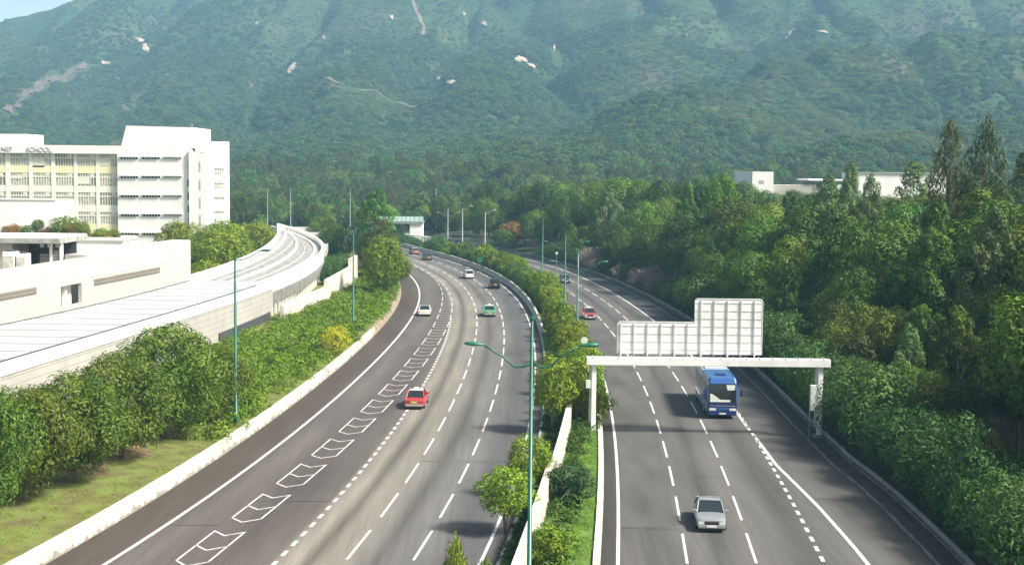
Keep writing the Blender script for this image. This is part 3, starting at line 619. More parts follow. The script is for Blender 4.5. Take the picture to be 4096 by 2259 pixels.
# --- the wood right of the hard shoulder
def inview(x, y, z, m=1.06):
    return abs(x) < y*.3733*m
nW = 0; zones = []
for oo, hh in ((5.5, 9.5), (10, 13), (15.5, 15.5), (22, 17.5), (29, 18.5), (38, 19), (49, 19), (62, 19)):
    y = 66+oo*.2
    while y < 431:
        o = oo+RNG.normal()*1.3; yy = y+RNG.normal()*1.2; x = float(RO(yy))+o; y += (6.1+oo*.05)*(1+max(0, yy-150)/300)
        lim = .3733*yy+ (14 if yy < 140 else 3)
        if x > lim or any(math.hypot(x-a, yy-b) < r*.75+1 for a, b, r in KEEP): continue
        if oo > 45 and yy < 120: continue
        q = RNG.random(); key = 'broad' if q < .60 else 'tall' if q < .82 else 'feather' if q < .88 else 'pale'
        H = PROTO[key][0][2]; target = hh*(.62+.68*RNG.random())*(1.15 if key in ('needle',) else 1); target = min(target, (o+1.5)*.98) if yy < 140 else target; s = target/H
        top = CH+(target-CH); zt = zr(x, yy)+target
        pxd = 1288+3450*x/yy; lim_z = CH-yy*((.0145 if 1850 < pxd < 2390 else .007)+.026*RNG.random()**1.5)     # the wood's canopy line as seen in the photograph
        if zt > lim_z: s *= max(.4, (lim_z-zr(x, yy))/target)
        wide = {'broad': .84, 'tall': .86, 'feather': .86, 'pale': .86, 'needle': .8}[key]*(.85+.35*RNG.random())
        knd = {'broad': 'round broadleaf tree', 'tall': 'upright broadleaf tree', 'feather': 'olive feathery tree', 'pale': 'pale-leaved tree', 'needle': 'dark conifer'}[key]
        dep = 'front row of the wood' if oo < 8 else 'middle of the wood' if oo < 28 else 'back of the wood'
        where = ' beyond the gantry' if yy > 125 and yy < 210 else ' where the road bends away' if yy >= 210 else ' right of the gantry'
        plant(key, x, yy, zr(x, yy), s*wide, 'conifer' if key == 'needle' else 'broadleaf_tree', knd+' in the '+dep+where, 'tree', knd+'s, '+dep+where, sz=1/wide); nW += 1
# --- clipped shrubs behind the crash barrier
y = 62
while y < 320:
    x = float(RO(y))+1.7+.5*RNG.random(); f = 1 if y < 130 else 1.15
    if x < .3733*y+3:
        tallb = 1.9 if 97 < y < 105.5 else 1.45
        plant('dryshrub' if 222 < y < 290 and RNG.random() < .75 else 'shrub', x+(1.2 if tallb > 1.5 else .7), y, zr(x, y), (1.05+.3*RNG.random())*tallb*f*(.72 if y > 200 else 1), 'roadside_shrub', None, 'shrub', sz=(.65+.5*RNG.random()) if y > 200 else (.9+.3*RNG.random()))
    y += 2.1*(1+max(0, y-110)/160)
for o in list(COL.objects):
    if o.name.startswith('roadside_shrub') and 'label' not in o:
        yy = o.location.y; dry = o.children and any('dryshrub' in c.data.name for c in o.children)
        w_ = 'right of the nearest lane markings' if yy < 92 else 'round the right leg of the gantry' if yy < 112 else 'behind the sign on the gantry' if yy < 170 else 'at the far bend'
        o['label'] = ('dry pinkish-grey shrub behind the crash barrier ' if dry else 'green shrub behind the crash barrier ')+w_; o['group'] = ('dry' if dry else 'green')+' shrubs behind the crash barrier '+w_
# ------------------------------------------------------------------ left slope, median planting, middle distance
def cover(name, fa, fb, y0, y1, zf, nc, n, lf, m, rad, label, asp=.6, bias=1., flat=.6):
    C, Q = [], []
    while len(C) < nc:
        y = y0+(y1-y0)*RNG.random(); a, b = float(fa(y)), float(fb(y))
        if b-a < .2 or RNG.random() > (b-a)/bias: continue
        x = a+(b-a)*RNG.random(); r = rad*(.6+.8*RNG.random()); C.append((x, y, zf(x, y)+r*flat*.25)); Q.append((r, r, r*flat))
    me = leaves(name, C, Q, n, lf, m, asp=asp); o = bpy.data.objects.new(name, me); COL.objects.link(o)
    return tag(o, label, kind='stuff')
SWf = interp(*[(y, x) for x, y in sorted(SW, key=lambda p: p[1])])
def slope_left(y): return float(XO(y))+1.2 if y < SW[0][1] else float(SWf(y))+.5 if y < SW[-1][1] else float(L0(y))-9
cover('creeper_cover', lambda y: max(slope_left(y), float(L0(y))-(14)), off(L0, -.75), 98, 250, zl, 1050, 105000, .19, LM['yel'], .9, 'bright green creepers and low bushes covering the slope below the stepped white wall', bias=14, flat=.8)
cover('lawn_grass', lambda y: max(float(XO(y))+4, float(L0(y))-10), off(L0, -.5), 64, 128, lambda x, y: zl(x, y)-.06, 1100, 42000, .13, leafmat('grass_blade', (.075, .115, .012), (.21, .22, .035), .01, .05), .55, 'yellow-green mown grass between the white parapet and the verge trees', .22, 10, .15)
so_ = ribbon('bare_soil', lambda y: off(L0, -8.5)(y)+.5*math.sin(y*1.7), lambda y: off(L0, -4.2)(y)+.8*math.sin(y*.9), 86, 101, .6, lambda x, y: zl(x, y)+.02, M['soil'], 5); so_['kind'] = 'structure'
cover('median_grass', lambda y: float(MW(y))+.5, off(RE, -.45), 55, 128, lambda x, y: .34, 500, 26000, .11, leafmat('median_blade', (.07, .17, .012), (.16, .30, .03), .01, .05), .4, 'bright green grass strip along the low kerb wall of the median', .25, 3, .35)
cover('median_undergrowth', lambda y: float(MW(y))+.5, lambda y: float(MW(y))+2.0 if y < 106 else float(RE(y))-.5, 58, 150, lambda x, y: .4, 230, 17000, .15, LM['round'], .55, 'low dark green undergrowth at the foot of the white median wall', bias=3, flat=.9)
cover('median_ivy', off(LE, .3), lambda y: float(MW(y))-.1, 58, 135, lambda x, y: .1, 150, 9000, .14, LM['dark'], .45, 'dark ground plants in the shade of the median trees', bias=3)
MT = 'small trees along the planted median'
def mtree(px, py, Y, z, w, lb, key='small'): stand(key, px, py, Y, z, 'median_tree', lb, 'tree', MT, w=w)
mtree(1146, 1335, 49, .1, 80, 'upright young median tree nearest the bottom edge of the frame'); mtree(1222, 1398, 56, .1, 75, 'low leafy median tree at the bottom edge of the frame')
mtree(1272, 1172, 77, .1, 158, 'round yellow-green tree left of the green lamp post, its thin stems over the dark ground'); mtree(1330, 1092, 86, .1, 120, 'round tree just behind the green lamp post, above the white wall')
mtree(1392, 892, 107, .1, 128, 'slender-stemmed tree left of the gantry, above the far end of the white wall')
plant('golden', *at(845*D, 885*D, 1.3), 1.3, 1.35, 'golden_shrub', 'golden yellow shrub above the white parapet', 'shrub')
plant('fern', at(1432*D, 1262*D, .36)[0], at(1432*D, 1262*D, .36)[1], .36, 1.05, 'fern', 'dark spiky fern against the right side of the white median wall', 'fern')
plant('lush', at(1385*D, 1428*D, .3)[0], at(1385*D, 1428*D, .3)[1], .3, .8, 'lush_shrub', 'leafy shrub by the foot of the green lamp post at the bottom edge', 'shrub')
y = 110
while y < 425:
    a, b = float(LE(y))+2.1, float(RE(y))-.8; k = 2 if y < 210 else 3
    if y > 345: k = 2
    for j in range(k):
        x = a+(b-a)*(j+.5)/k+RNG.normal()*.3; s = (.72+.5*RNG.random())*(1 if y < 250 else 1.1 if y < 345 else .75)
        if y > 138 and y < 190 and j == k-1: s *= .55; x -= .8
        far_ = 'between the gantry and the second lamp post' if y < 150 else 'along the middle of the curve' if y < 230 else 'at the far end of the curve'
        plant('lush' if RNG.random() < (.75 if y < 230 else .3) else 'shrub', x, y+RNG.normal()*.4, .12, s, 'median_shrub', 'leafy shrub in the median '+far_, 'shrub', 'median shrubs '+far_, sz=.7+.7*RNG.random())
        if y < 300 and RNG.random() < .16: plant('small', x+RNG.normal()*.4, y+1, .12, .62+.4*RNG.random(), 'median_bush', 'tall leafy bush rising above the median shrubs', 'shrub', 'tall bushes rising above the median shrubs', sz=1.1)
    y += 2.3*(1+max(0, y-140)/170)
def xat(px, Y): return on(px, 900, Y)[0]
SCHX = xat(930, 300)
nm = 0
y = 186.
for k in range(34):
    yv = SW[0][1]+4+64*RNG.random(); a, b = float(XO(yv))+1.6, float(SWf(yv))-3.0
    if b > a: plant('shrub', a+(b-a)*RNG.random(), yv, 1.2, 1.25+.6*RNG.random(), 'wayside_shrub', 'green shrub growing between the railway viaduct and the stepped white wall', 'shrub', 'shrubs behind the stepped white wall')
while y < 440:
    step = 6.2+max(0, y-200)*.02; x = -.3733*y-3
    while x < .12*y:
        xx, yy = x+RNG.normal()*1.2, y+RNG.normal()*1.4; x += step
        l0, le, re_, rk = (float(f(yy)) for f in (L0, LE, RE, RK))
        if xx > l0-3.2 and xx < rk+3: continue
        if xx > rk: continue
        xo, xi = float(XO(min(yy, 336))), float(XI(min(yy, 336)))
        if yy < 345 and xi-3.6 < xx < xo+3.4: continue
        if yy > 236 and xx < SCHX+(5 if yy > 262 else -2): continue
        if yy < 236 and xx < xat(770, yy)+1: continue
        if yy < 254 and xx > xo and xx > slope_left(yy)-2.5: continue
        inner = xx < xi
        H = (8.3 if inner else 8.2)*(.75+.45*RNG.random())
        if xx > xo and yy < 300: H = min(H, CH-.031*yy+2.3)
        if yy > 345: H *= 1.12
        q = RNG.random(); key = 'sunny' if inner and yy < 345 else 'broad' if q < .6 else 'sunny' if q < .72 else 'tall' if q < .9 else 'feather'
        zone = 'inside the railway curve, before the school' if inner and yy < 345 else 'between the railway curve and the left road' if yy < 345 else 'at the foot of the hills beyond the railway curve'
        nmn = 'light green tree' if inner and yy < 345 else 'green tree'
        plant(key, xx, yy, .3, H/PROTO[key][0][2], 'broadleaf_tree', nmn+' '+zone, 'tree', 'trees '+zone, sz=1); nm += 1
    y += step*.95
for k in range(26):
    xx, yy = -62+3.4*k+RNG.normal(), 432+22*RNG.random(); q = ('broad', 'sunny', 'tall')[k % 3]
    plant(q, xx, yy, .2, (6.5+3*RNG.random())/PROTO[q][0][2], 'broadleaf_tree', 'green tree behind the far end of the two roads', 'tree', 'trees behind the far end of the two roads')
# --- the wood on the hills: one mass per crown shape
PTS = []
tries = 0
yy = RNG.random(330000); yy = np.sqrt(430**2+(2450**2-430**2)*yy); aa = RNG.random(330000)*1.04-.52; xx = yy*np.tan(aa)
hh = hill(xx, yy); den = np.clip(1.15-.30*np.clip((hh-110)/150, 0, 1)-.5*(fbm(xx/130+5, yy/130, 3) > .09)*(hh > 40), .15, 1)*np.where(yy > 1500, .72, 1)
keep = RNG.random(330000) < den*.62
for hx, hy, hw, hd in HOLES: keep &= ~((np.abs(xx-hx) < hw+2) & (yy-hy < hd+1) & (yy-hy > -hd-6))
rk_ = RS(np.minimum(yy, 430)); keep &= ~((yy < 520) & (xx < rk_+8) & (xx > L0(np.minimum(yy, 430))-6-(yy-430)*.3) & (yy < 460))
keep &= ~((yy < 520) & (xx > 40) & (xx < 140)) 
xx, yy, hh = xx[keep], yy[keep], hh[keep]
kind = np.where(hh < 16, np.where(RNG.random(len(xx)) < .25, 0, 1), 0)
kind = np.where((hh > 35) & (fbm(xx/110+31, yy/170, 4)+.0009*np.clip(hh-90, -60, 120)+.10*RNG.normal(size=len(xx))*.6 > .07), 2, kind)
def mass(name, sel, crown, H, m, label, flat=1., k_=1.):
    n = int(sel.sum()); me = bpy.data.meshes.new(name); me.vertices.add(n)
    x, y, h = xx[sel], yy[sel], hh[sel]
    sc = np.where(h < 14, (.6+.75*RNG.random(n)), .46+.36*RNG.random(n))*np.clip(1.05-.0025*np.clip(h-60, 0, 150), .6, 1.1)*np.where(y > 1300, 1.15, 1)*k_
    me.vertices.foreach_set('co', np.stack([x, y, h-1.5*(h > 14)], 1).astype(np.float32).ravel())
    a = me.attributes.new('size', 'FLOAT', 'POINT'); a.data.foreach_set('value', sc.astype(np.float32))
    a = me.attributes.new('turn', 'FLOAT', 'POINT'); a.data.foreach_set('value', (RNG.random(n)*6.28).astype(np.float32))
    o = bpy.data.objects.new(name, me); COL.objects.link(o); tag(o, label, kind='stuff')
    ng = bpy.data.node_groups.new(name, 'GeometryNodeTree'); ng.interface.new_socket('Geometry', in_out='INPUT', socket_type='NodeSocketGeometry'); ng.interface.new_socket('Geometry', in_out='OUTPUT', socket_type='NodeSocketGeometry')
    gi, go = ng.nodes.new('NodeGroupInput'), ng.nodes.new('NodeGroupOutput'); ip = ng.nodes.new('GeometryNodeInstanceOnPoints'); ob = ng.nodes.new('GeometryNodeObjectInfo')
    ob.inputs['Object'].default_value = crown; ob.inputs['As Instance'].default_value = True
    s1 = ng.nodes.new('GeometryNodeInputNamedAttribute'); s1.data_type = 'FLOAT'; s1.inputs[0].default_value = 'size'
    s2 = ng.nodes.new('GeometryNodeInputNamedAttribute'); s2.data_type = 'FLOAT'; s2.inputs[0].default_value = 'turn'
    cb = ng.nodes.new('ShaderNodeCombineXYZ'); l = ng.links
    l.new(gi.outputs[0], ip.inputs['Points']); l.new(ob.outputs['Geometry'], ip.inputs['Instance']); vm = ng.nodes.new('ShaderNodeVectorMath'); vm.operation = 'MULTIPLY'; vm.inputs[1].default_value = (1, 1, flat); l.new(s1.outputs[0], vm.inputs[0]); l.new(vm.outputs[0], ip.inputs['Scale']); l.new(s2.outputs[0], cb.inputs[2]); l.new(cb.outputs[0], ip.inputs['Rotation']); l.new(ip.outputs[0], go.inputs[0])
    md = o.modifiers.new('wood', 'NODES'); md.node_group = ng
    return o
c1 = plant('far', -118, 470, 0, 1.1, 'broadleaf_tree', 'far green tree at the foot of the left hill', 'tree'); c2 = plant('farcone', -30, 462, 0, 1.0, 'broadleaf_tree', 'far upright tree beyond the overbridge', 'tree')
c3 = plant('farscrub', -96, 476, 0, 1.0, 'scrub_bush', 'far olive bush at the foot of the left hill', 'bush')
mass('hill_scrub', kind == 2, [c for c in c3.children if c.name.startswith('foliage')][0], 5, None, 'olive scrub and low bushes on the open upper slopes', .8)
mass('hill_wood', kind == 0, [c for c in c1.children if c.name.startswith('crown')][0], 9, None, 'dense low wood covering the hillsides', .78)
foot = (hh < 16) & (RNG.random(len(xx)) < .8); sp = RNG.integers(0, 4, len(xx))
def crown_of(key, i): return next(o for o in COL.objects if o.type == 'MESH' and o.data == PROTO[key][i][1])
for key, i, q, lb, k_ in (('broad', 0, 0, 'rounded trees massed along the foot of the hills', .85), ('tall', 1, 1, 'upright trees massed along the foot of the hills', .8), ('feather', 0, 2, 'feathery olive trees massed along the foot of the hills', .85), ('broad', 2, 3, 'dark rounded trees massed along the foot of the hills', 1.05)):
    mass('foothill_wood', foot & (sp == q) & (RNG.random(len(xx)) < .62), crown_of(key, i), 10, None, lb, 1., k_)
# ------------------------------------------------------------------ railway enclosure
YE = ROp[5][1]                            # where the white roof gives way to the curved deck
ra = empty('railway_enclosure', (0, 0, 0)); tag(ra, 'long white flat-roofed railway enclosure with ribbed pale side wall', 'railway cover')
ribbon('roof', XI, XO, 40, YE, 3, ZR, M['roof_white'], 4, ra, uvx=lambda k: k*11)
mb = MB(); uvs = None
sweep(None, off(XO, .02), 40, YE, 3, [(-.35, ZR-.9), (.02, ZR-.9), (.02, ZR+.02), (-.35, ZR+.02)], None, None, mb); mb.build('fascia', M['school_white'], ra)
sweep('gutter', off(XO, -.55), 40, YE-6, 3, [(-.14, ZR+.004), (.14, ZR+.004), (.14, ZR+.05), (-.14, ZR+.05)], M['dark_metal'], ra)
sweep('gutter', off(XI, .5), 40, YE, 3, [(-.12, ZR+.004), (.12, ZR+.004), (.12, ZR+.05), (-.12, ZR+.05)], M['dark_metal'], ra)
sweep('side_wall', off(XO, -.05), 40, YE, 3, [(-.3, -.2), (0, -.2), (0, ZR-.91), (-.3, ZR-.91)], M['rail_wall'], ra)
sweep('side_wall', off(XI, .05), 40, YE, 3, [(0, -.2), (.3, -.2), (.3, ZR-.02), (0, ZR-.02)], M['podium'], ra)
sweep('base_grille', off(XO, .0), YE-24, YE-1.5, 2, [(0, 1.3), (.12, 1.3), (.12, 2.5), (0, 2.5)], M['dark_metal'], ra)
x_, n_ = float(XO(YE)), nrm(XO, YE)
mb = MB(); mb.hexa([(float(XI(YE)), YE, -.2), (x_, YE, -.2), (x_, YE+.4, -.2), (float(XI(YE)), YE+.4, -.2)], [(float(XI(YE)), YE, ZR-.03), (x_, YE, ZR-.03), (x_, YE+.4, ZR-.03), (float(XI(YE)), YE+.4, ZR-.03)]); mb.build('end_wall', M['podium'], ra)
rc = empty('railway_viaduct', (0, 0, 0)); tag(rc, 'curved grey railway deck with white edge parapets and louvred side, sweeping left behind the trees', 'railway viaduct')
Y1, Y2 = YE+.45, 336
ribbon('deck', XI, XO, Y1, Y2, 2, ZR-.25, M['roof_grey'], 6, rc)
sweep('slab', XI, Y1, Y2, 2, [(.3, ZR-1.6), (10.5, ZR-1.6), (10.5, ZR-.3), (.3, ZR-.3)], M['conc_grey'], rc)
for f_, a_, b_ in ((XO, -.35, .05), (XI, -.05, .35)):
    sweep('parapet', f_, Y1, Y2, 2, [(a_, ZR-1.3), (b_, ZR-1.3), (b_, ZR+.55), (a_, ZR+.55)], M['school_white'], rc)
mid = lambda y: (XO(y)+XI(y))/2
for f_, d_ in ((mid, 0), (XO, -1.6), (XI, 1.6)):
    sweep('ridge_strip', off(f_, d_), Y1, Y2, 2, [(-.22, ZR-.3), (.22, ZR-.3), (.16, ZR-.02), (-.16, ZR-.02)], M['school_white'], rc)
for f_, d_ in ((XO, -3.4), (XI, 3.4)):
    sweep('seam_strip', off(f_, d_), Y1, Y2, 2, [(-.08, ZR-.3), (.08, ZR-.3), (.08, ZR-.16), (-.08, ZR-.16)], M['podium'], rc)
mb = MB(); s_, Ya = arc(XO, Y1, 268); t = .2
sweep('soffit', XO, Y1, 290, 2, [(-.6, ZR-3.0), (-.5, ZR-3.0), (.0, ZR-1.31), (-.3, ZR-1.31)], M['conc_grey'], rc)
while t < s_[-1]:
    y = float(np.interp(t, s_, Ya)); n, tg = nrm(XO, y); x = float(XO(y)); w = .13
    def q(o, a, z): return (x+n[0]*o+tg[0]*a, y+n[1]*o+tg[1]*a, z)
    mb.hexa([q(-.48, -w, ZR-3.1), q(-.15, -w, ZR-3.1), q(-.15, w, ZR-3.1), q(-.48, w, ZR-3.1)], [q(.01, -w, ZR-1.32), q(.32, -w, ZR-1.32), q(.32, w, ZR-1.32), q(.01, w, ZR-1.32)]); t += 1.25
mb.build('louvre_rib', M['rib_grey'], rc)['kind'] = 'stuff'
sweep('inner_wall', off(XO, -2.4), Y1+.2, 300, 2, [(-.3, -.2), (0, -.2), (0, ZR-1.62), (-.3, ZR-1.62)], M['school_white'], rc)
t = .3
while t < 75:
    y = float(np.interp(t, s_, Ya)); n, tg = nrm(XO, y); x = float(XO(y))+n[0]*-.75; yq = y+n[1]*-.75
    MB().box(x-.16, x+.16, yq-.16, yq+.16, -.2, ZR-1.62).build('column', M['school_white'], rc); t += 2.4
# stepped white wall
def seg(name, a, b, z0, h0, h1, th, m, parent):
    dx, dy = b[0]-a[0], b[1]-a[1]; l = math.hypot(dx, dy); nx, ny = -dy/l*th, dx/l*th
    MB().hexa([(a[0], a[1], z0), (b[0], b[1], z0), (b[0]+nx, b[1]+ny, z0), (a[0]+nx, a[1]+ny, z0)], [(a[0], a[1], h0), (b[0], b[1], h1), (b[0]+nx, b[1]+ny, h1), (a[0]+nx, a[1]+ny, h0)]).build(name, m, parent)
sw = empty('stepped_wall', (0, 0, 0)); tag(sw, 'white noise wall rising in steps above the creepers beside the railway viaduct', 'wall')
def hz(px, py, P_): return on(px, py, P_[1])[1]
seg('panel', SW[0], SW[1], .4, hz(1136, 1219, SW[0]), hz(1309, 1147, SW[1]), .5, M['conc_white'], sw)
seg('panel', SW[1], SW[2], .4, hz(1309, 1120, SW[1]), hz(1403, 1066, SW[2]), .5, M['conc_white'], sw)
seg('panel', SW[2], SW[3], .4, hz(1402, 1036, SW[2]), hz(1432, 1020, SW[3]), .5, M['conc_white'], sw)
# ------------------------------------------------------------------ school
YS = 270.
def sx(zx): return on(zx*.4926, 860, YS)[0]            # x read off the enlarged view of the school
def sz(zy, zx=700): return on(zx*.4926, 450+zy*.4926, YS)[1]
sc = empty('school_building', (sx(700), YS, 0)); tag(sc, 'large white and cream school block with rows of windows and a taller roof box', 'school')
OX, OY = sc.location.x, YS
def sbox(name, x0, x1, y0, y1, z0, z1, m, parent=None): return MB().box(x0-OX, x1-OX, y0-OY, y1-OY, z0, z1).build(name, m, parent or sc)
XL, XM, XR = sx(-500), sx(957), sx(1540); ZT = sz(268)
sbox('wall', XL, XR, YS+.9, YS+22, 0, ZT-.5, M['school_cream']); sbox('parapet', XL, XR, YS, YS+.9, sz(335), ZT, M['school_white']); sbox('roof', XL+.1, XR-.1, YS+.9, YS+21.9, ZT-.499, ZT-.3, M['conc_grey'])
sbox('wall', XM, XR, YS, YS+.9, 0, sz(335)-.003, M['school_white'])
MB().hexa([(sx(975)-OX, 1.2, ZT-.3), (sx(1562)-OX, 1.2, ZT-.3), (sx(1562)-OX, 17, ZT-.3), (sx(975)-OX, 17, ZT-.3)], [(sx(1020)-OX, 1.2, sz(103)), (sx(1562)-OX, 1.2, sz(112)), (sx(1562)-OX, 17, sz(112)), (sx(1020)-OX, 17, sz(103))]).build('roof_box', M['school_white'], sc)
MB().tube([(sx(1515)-OX, 5, sz(112)), (sx(1515)-OX, 5, sz(82))], .15, 6).build('mast', M['pole_grey'], sc)
sbox('roof_box', XL, sx(195), YS+.5, YS+12, ZT-.3, sz(180), M['school_white'])
f_ = MB()
for zx in (900, 917, 934, 950, 966): f_.box(sx(zx)-.05-OX, sx(zx)+.05-OX, 1.4, 1.5, ZT-.4, sz(232))
f_.box(sx(900)-OX, sx(966)-OX, 1.41, 1.49, sz(232), sz(228)).box(sx(900)-OX, sx(966)-OX, 1.41, 1.49, sz(252), sz(249)); f_.build('roof_railing', M['pole_grey'], sc)
bays = [(-330, -180), (-150, 40), (80, 230), (262, 412), (445, 595), (625, 775), (803, 950)]
rows = [(340, 436), (495, 598), (650, 752), (808, 905), (962, 1060)]
edges = [XL]+[sx(v) for b in bays for v in b]+[XM]
for i in range(0, len(edges), 2):
    if edges[i+1]-edges[i] > .1: sbox('pier', edges[i], edges[i+1]-.003, YS+.66, YS+.89, 0, sz(335)-.003, M['school_cream'])
zs_ = [335]+[v for r_ in rows for v in r_]
for bi, (b0, b1) in enumerate(bays):
    for ri, (r0, r1) in enumerate(rows):
        zn = sz(rows[ri+1][0]) if ri+1 < len(rows) else 0
        sbox('spandrel', sx(b0)+.002, sx(b1)-.002, YS+.70, YS+.88, zn, sz(r1), M['school_yellow' if ri in (0, 3) else 'school_cream'])
        z0, zm_, z1 = sz(r1), sz(r0+26), sz(r0); x0, x1 = sx(b0)+.003, sx(b1)-.003
        w_ = sbox('window', x0, x1, YS+.80, YS+.87, z0, z1-.01, M['school_grey' if (bi*3+ri*5) % 4 else 'school_dim'])
        fm = MB()
        fm.box(x0-OX, x1-OX, .72, .79, zm_-.25, zm_)                      # ledge below the transom
        if ri not in (2, 3): fm.box(x0-OX, x0+(x1-x0)*.64-OX, .70, .79, zm_-2.2*RNG.random(), zm_-.26) if (bi+ri) % 3 == 0 else None
        for k in range(1, 7): fm.box(x0+(x1-x0)*k/7-.07-OX, x0+(x1-x0)*k/7+.07-OX, .74, .79, z0, z1-.02)
        fm.box(x0+(x1-x0)*.66-OX, x0+(x1-x0)*.9-OX, .73, .785, zm_+.05, z1-.02)
        fm.build('frame', M['frame_cream'], w_)
for y0 in (362, 516, 671, 825, 977):
    for x0, x1 in ((985, 1127), (1160, 1303), (1335, 1477)):
        zb, zt = sz(y0+18, x0), sz(y0, x0)
        w_ = sbox('window', sx(x0), sx(x1), YS-.02, YS+.05, zb, zt, M['school_grey' if x0 > 1300 else 'glass_dark'])
        fm = MB().box(sx(x0)-.1-OX, sx(x1)+.1-OX, -.35, -.001, zt, zt+.25)
        for k in range(1, 6): fm.box(sx(x0+(x1-x0)*k/6)-.06-OX, sx(x0+(x1-x0)*k/6)+.06-OX, -.06, -.021, zb, zt)
        fm.build('frame', M['school_white'], w_)
# stair tower at the right end
MB().hexa([(sx(1541)-OX, -.5, 0), (sx(1677)-OX, -.5, 0), (sx(1677)-3.1-OX, 14, 0), (sx(1541)-OX, 14, 0)], [(sx(1541)-OX, -.5, sz(300)), (sx(1677)-OX, -.5, sz(325)), (sx(1677)-3.1-OX, 14, sz(325)), (sx(1541)-OX, 14, sz(300))]).build('stair_tower', M['school_white'], sc)
sbox('roof_box', sx(1562), sx(1588), YS+3, YS+12, sz(310), sz(236), M['school_white'])
for k, y0 in enumerate((390, 535, 640, 745, 850, 950)): sbox('slot_window', sx(1524), sx(1537), YS-.03, YS+.05, sz(y0+60), sz(y0), M['glass_dark' if 0 < k < 4 else 'school_grey'])
for y0 in (385, 535, 680, 820, 935): sbox('slot_window', sx(1624), sx(1637), YS-.55, YS-.45, sz(y0+85), sz(y0), M['school_grey'])
def lettering(body, px, py, h):
    cu = bpy.data.curves.new('lettering', 'FONT'); cu.body = body; cu.size = h; cu.extrude = .05
    tmp = bpy.data.objects.new('lettering_curve', cu); me = bpy.data.meshes.new_from_object(tmp); bpy.data.objects.remove(tmp)
    o = bpy.data.objects.new('lettering', me); COL.objects.link(o); x, z = on(px, py, YS-.06); o.location = (x-OX, -.06, z); o.rotation_euler = (PI/2, 0, 0); o.parent = sc; me.materials.clear(); me.materials.append(M['letter'])
M['letter'] = mat('grey_letters', (.50, .50, .48), .5)
lettering('SCHOOL', 106, 606, 1.25); lettering('NET', 6, 603, 1.15)
# rear block
YR = 302.
def rx(zx): return on(zx*.4926, 860, YR)[0]
def rz_(zy): return on(1770*.4926, 450+zy*.4926, YR)[1]
sb = empty('school_annex', (rx(1770), YR, 0), .2); tag(sb, 'narrow white tower block behind the right end of the school, with rows of barred windows', 'school')
def rbox(name, x0, x1, y0, y1, z0, z1, m, parent=None): return MB().box(x0-sb.location.x, x1-sb.location.x, y0-YR, y1-YR, z0, z1).build(name, m, parent or sb)
rbox('wall', rx(1640), rx(1862), YR, YR+14, 0, rz_(372), M['school_white'])
MB().hexa([(rx(1682)-sb.location.x, 0, rz_(371)), (rx(1862)-sb.location.x, 0, rz_(371)), (rx(1862)-sb.location.x, 14, rz_(371)), (rx(1682)-sb.location.x, 14, rz_(371))], [(rx(1706)-sb.location.x, 0, rz_(236)), (rx(1862)-sb.location.x, 0, rz_(236)), (rx(1862)-sb.location.x, 14, rz_(236)), (rx(1706)-sb.location.x, 14, rz_(236))]).build('roof_box', M['school_white'], sb)
for y0, hh_ in ((432, 66), (548, 66), (662, 40), (776, 40)):
    w_ = rbox('window', rx(1710), rx(1820), YR-.03, YR+.05, rz_(y0+hh_), rz_(y0), M['school_grey']); fm = MB(); ox = sb.location.x
    for k in range(0, 7): fm.box(rx(1710+110*k/6)-.12-ox, rx(1710+110*k/6)+.12-ox, -.1, -.031, rz_(y0+hh_), rz_(y0))
    fm.box(rx(1708)-ox, rx(1822)-ox, -.2, -.101, rz_(y0+24), rz_(y0+14)); fm.build('frame', M['school_white'], w_)
    rbox('slot_window', rx(1676), rx(1688), YR-.03, YR+.05, rz_(y0+50), rz_(y0), M['school_grey'])
# ------------------------------------------------------------------ podium building between the railway and the school
pa, pb = (float(XI(95))-1.2, 95.), (-42.9, 182.5)
L_ = math.hypot(pb[0]-pa[0], pb[1]-pa[1]); ux, uy = (pb[0]-pa[0])/L_, (pb[1]-pa[1])/L_
pd = empty('podium_building', (pa[0], pa[1], 0), math.atan2(uy, ux)); tag(pd, 'low white building with grey louvre bands standing along the railway roof', 'building')
def pw(px, py): return onwall(px, py, pa, pb)
def z7(x, y): return (x*.3518, 800+y*.3518)
def pbox(name, x0, x1, d0, d1, z0, z1, m): return MB().box(x0, x1, d0, d1, z0, z1).build(name, m, pd)
xm_, zt1 = pw(*z7(985, 640)); x_e, zt2 = pw(*z7(2172, 455))
zt1 = pw(*z7(985, 690))[1]; zL = pw(*z7(60, 785))[1]; xq = pw(*z7(690, 720))[0]
zhi = pw(*z7(2172, 452))[1]
oA, oB = pw(*z7(690, 985)), pw(*z7(932, 1165))
pbox('wall', -20, oA[0], .0, .4, 0, zL, M['podium']); pbox('wall', oA[0]+.001, oB[0]-.001, .0, .4, 0, oB[1], M['podium']); pbox('wall', oA[0]+.001, oB[0]-.001, .0, .4, oA[1], zL, M['podium']); pbox('wall', oB[0], xm_, .0, .4, 0, zL, M['podium'])
pbox('niche_wall', oA[0], oB[0], 1.2, 1.4, oB[1]-.5, oA[1]+.5, M['school_cream']); pbox('niche_column', (oA[0]+oB[0])/2-.15, (oA[0]+oB[0])/2+.15, .6, .9, oB[1]-.4, oA[1]+.4, M['school_white'])
pbox('wall', xm_+.002, L_, .0, 2.5, 0, zhi, M['podium'])
pbox('roof', -20, L_-.5, 2.51, 22, zL-2.6, zL-2.4, M['conc_grey'])
pbox('end_wall', L_-.49, L_, 2.51, 22, 0, zL-1.5, M['podium'])
(a0, az), (a1, az2) = pw(*z7(1065, 900)), pw(*z7(1815, 712)); zl_ = pw(*z7(1070, 975))[1]
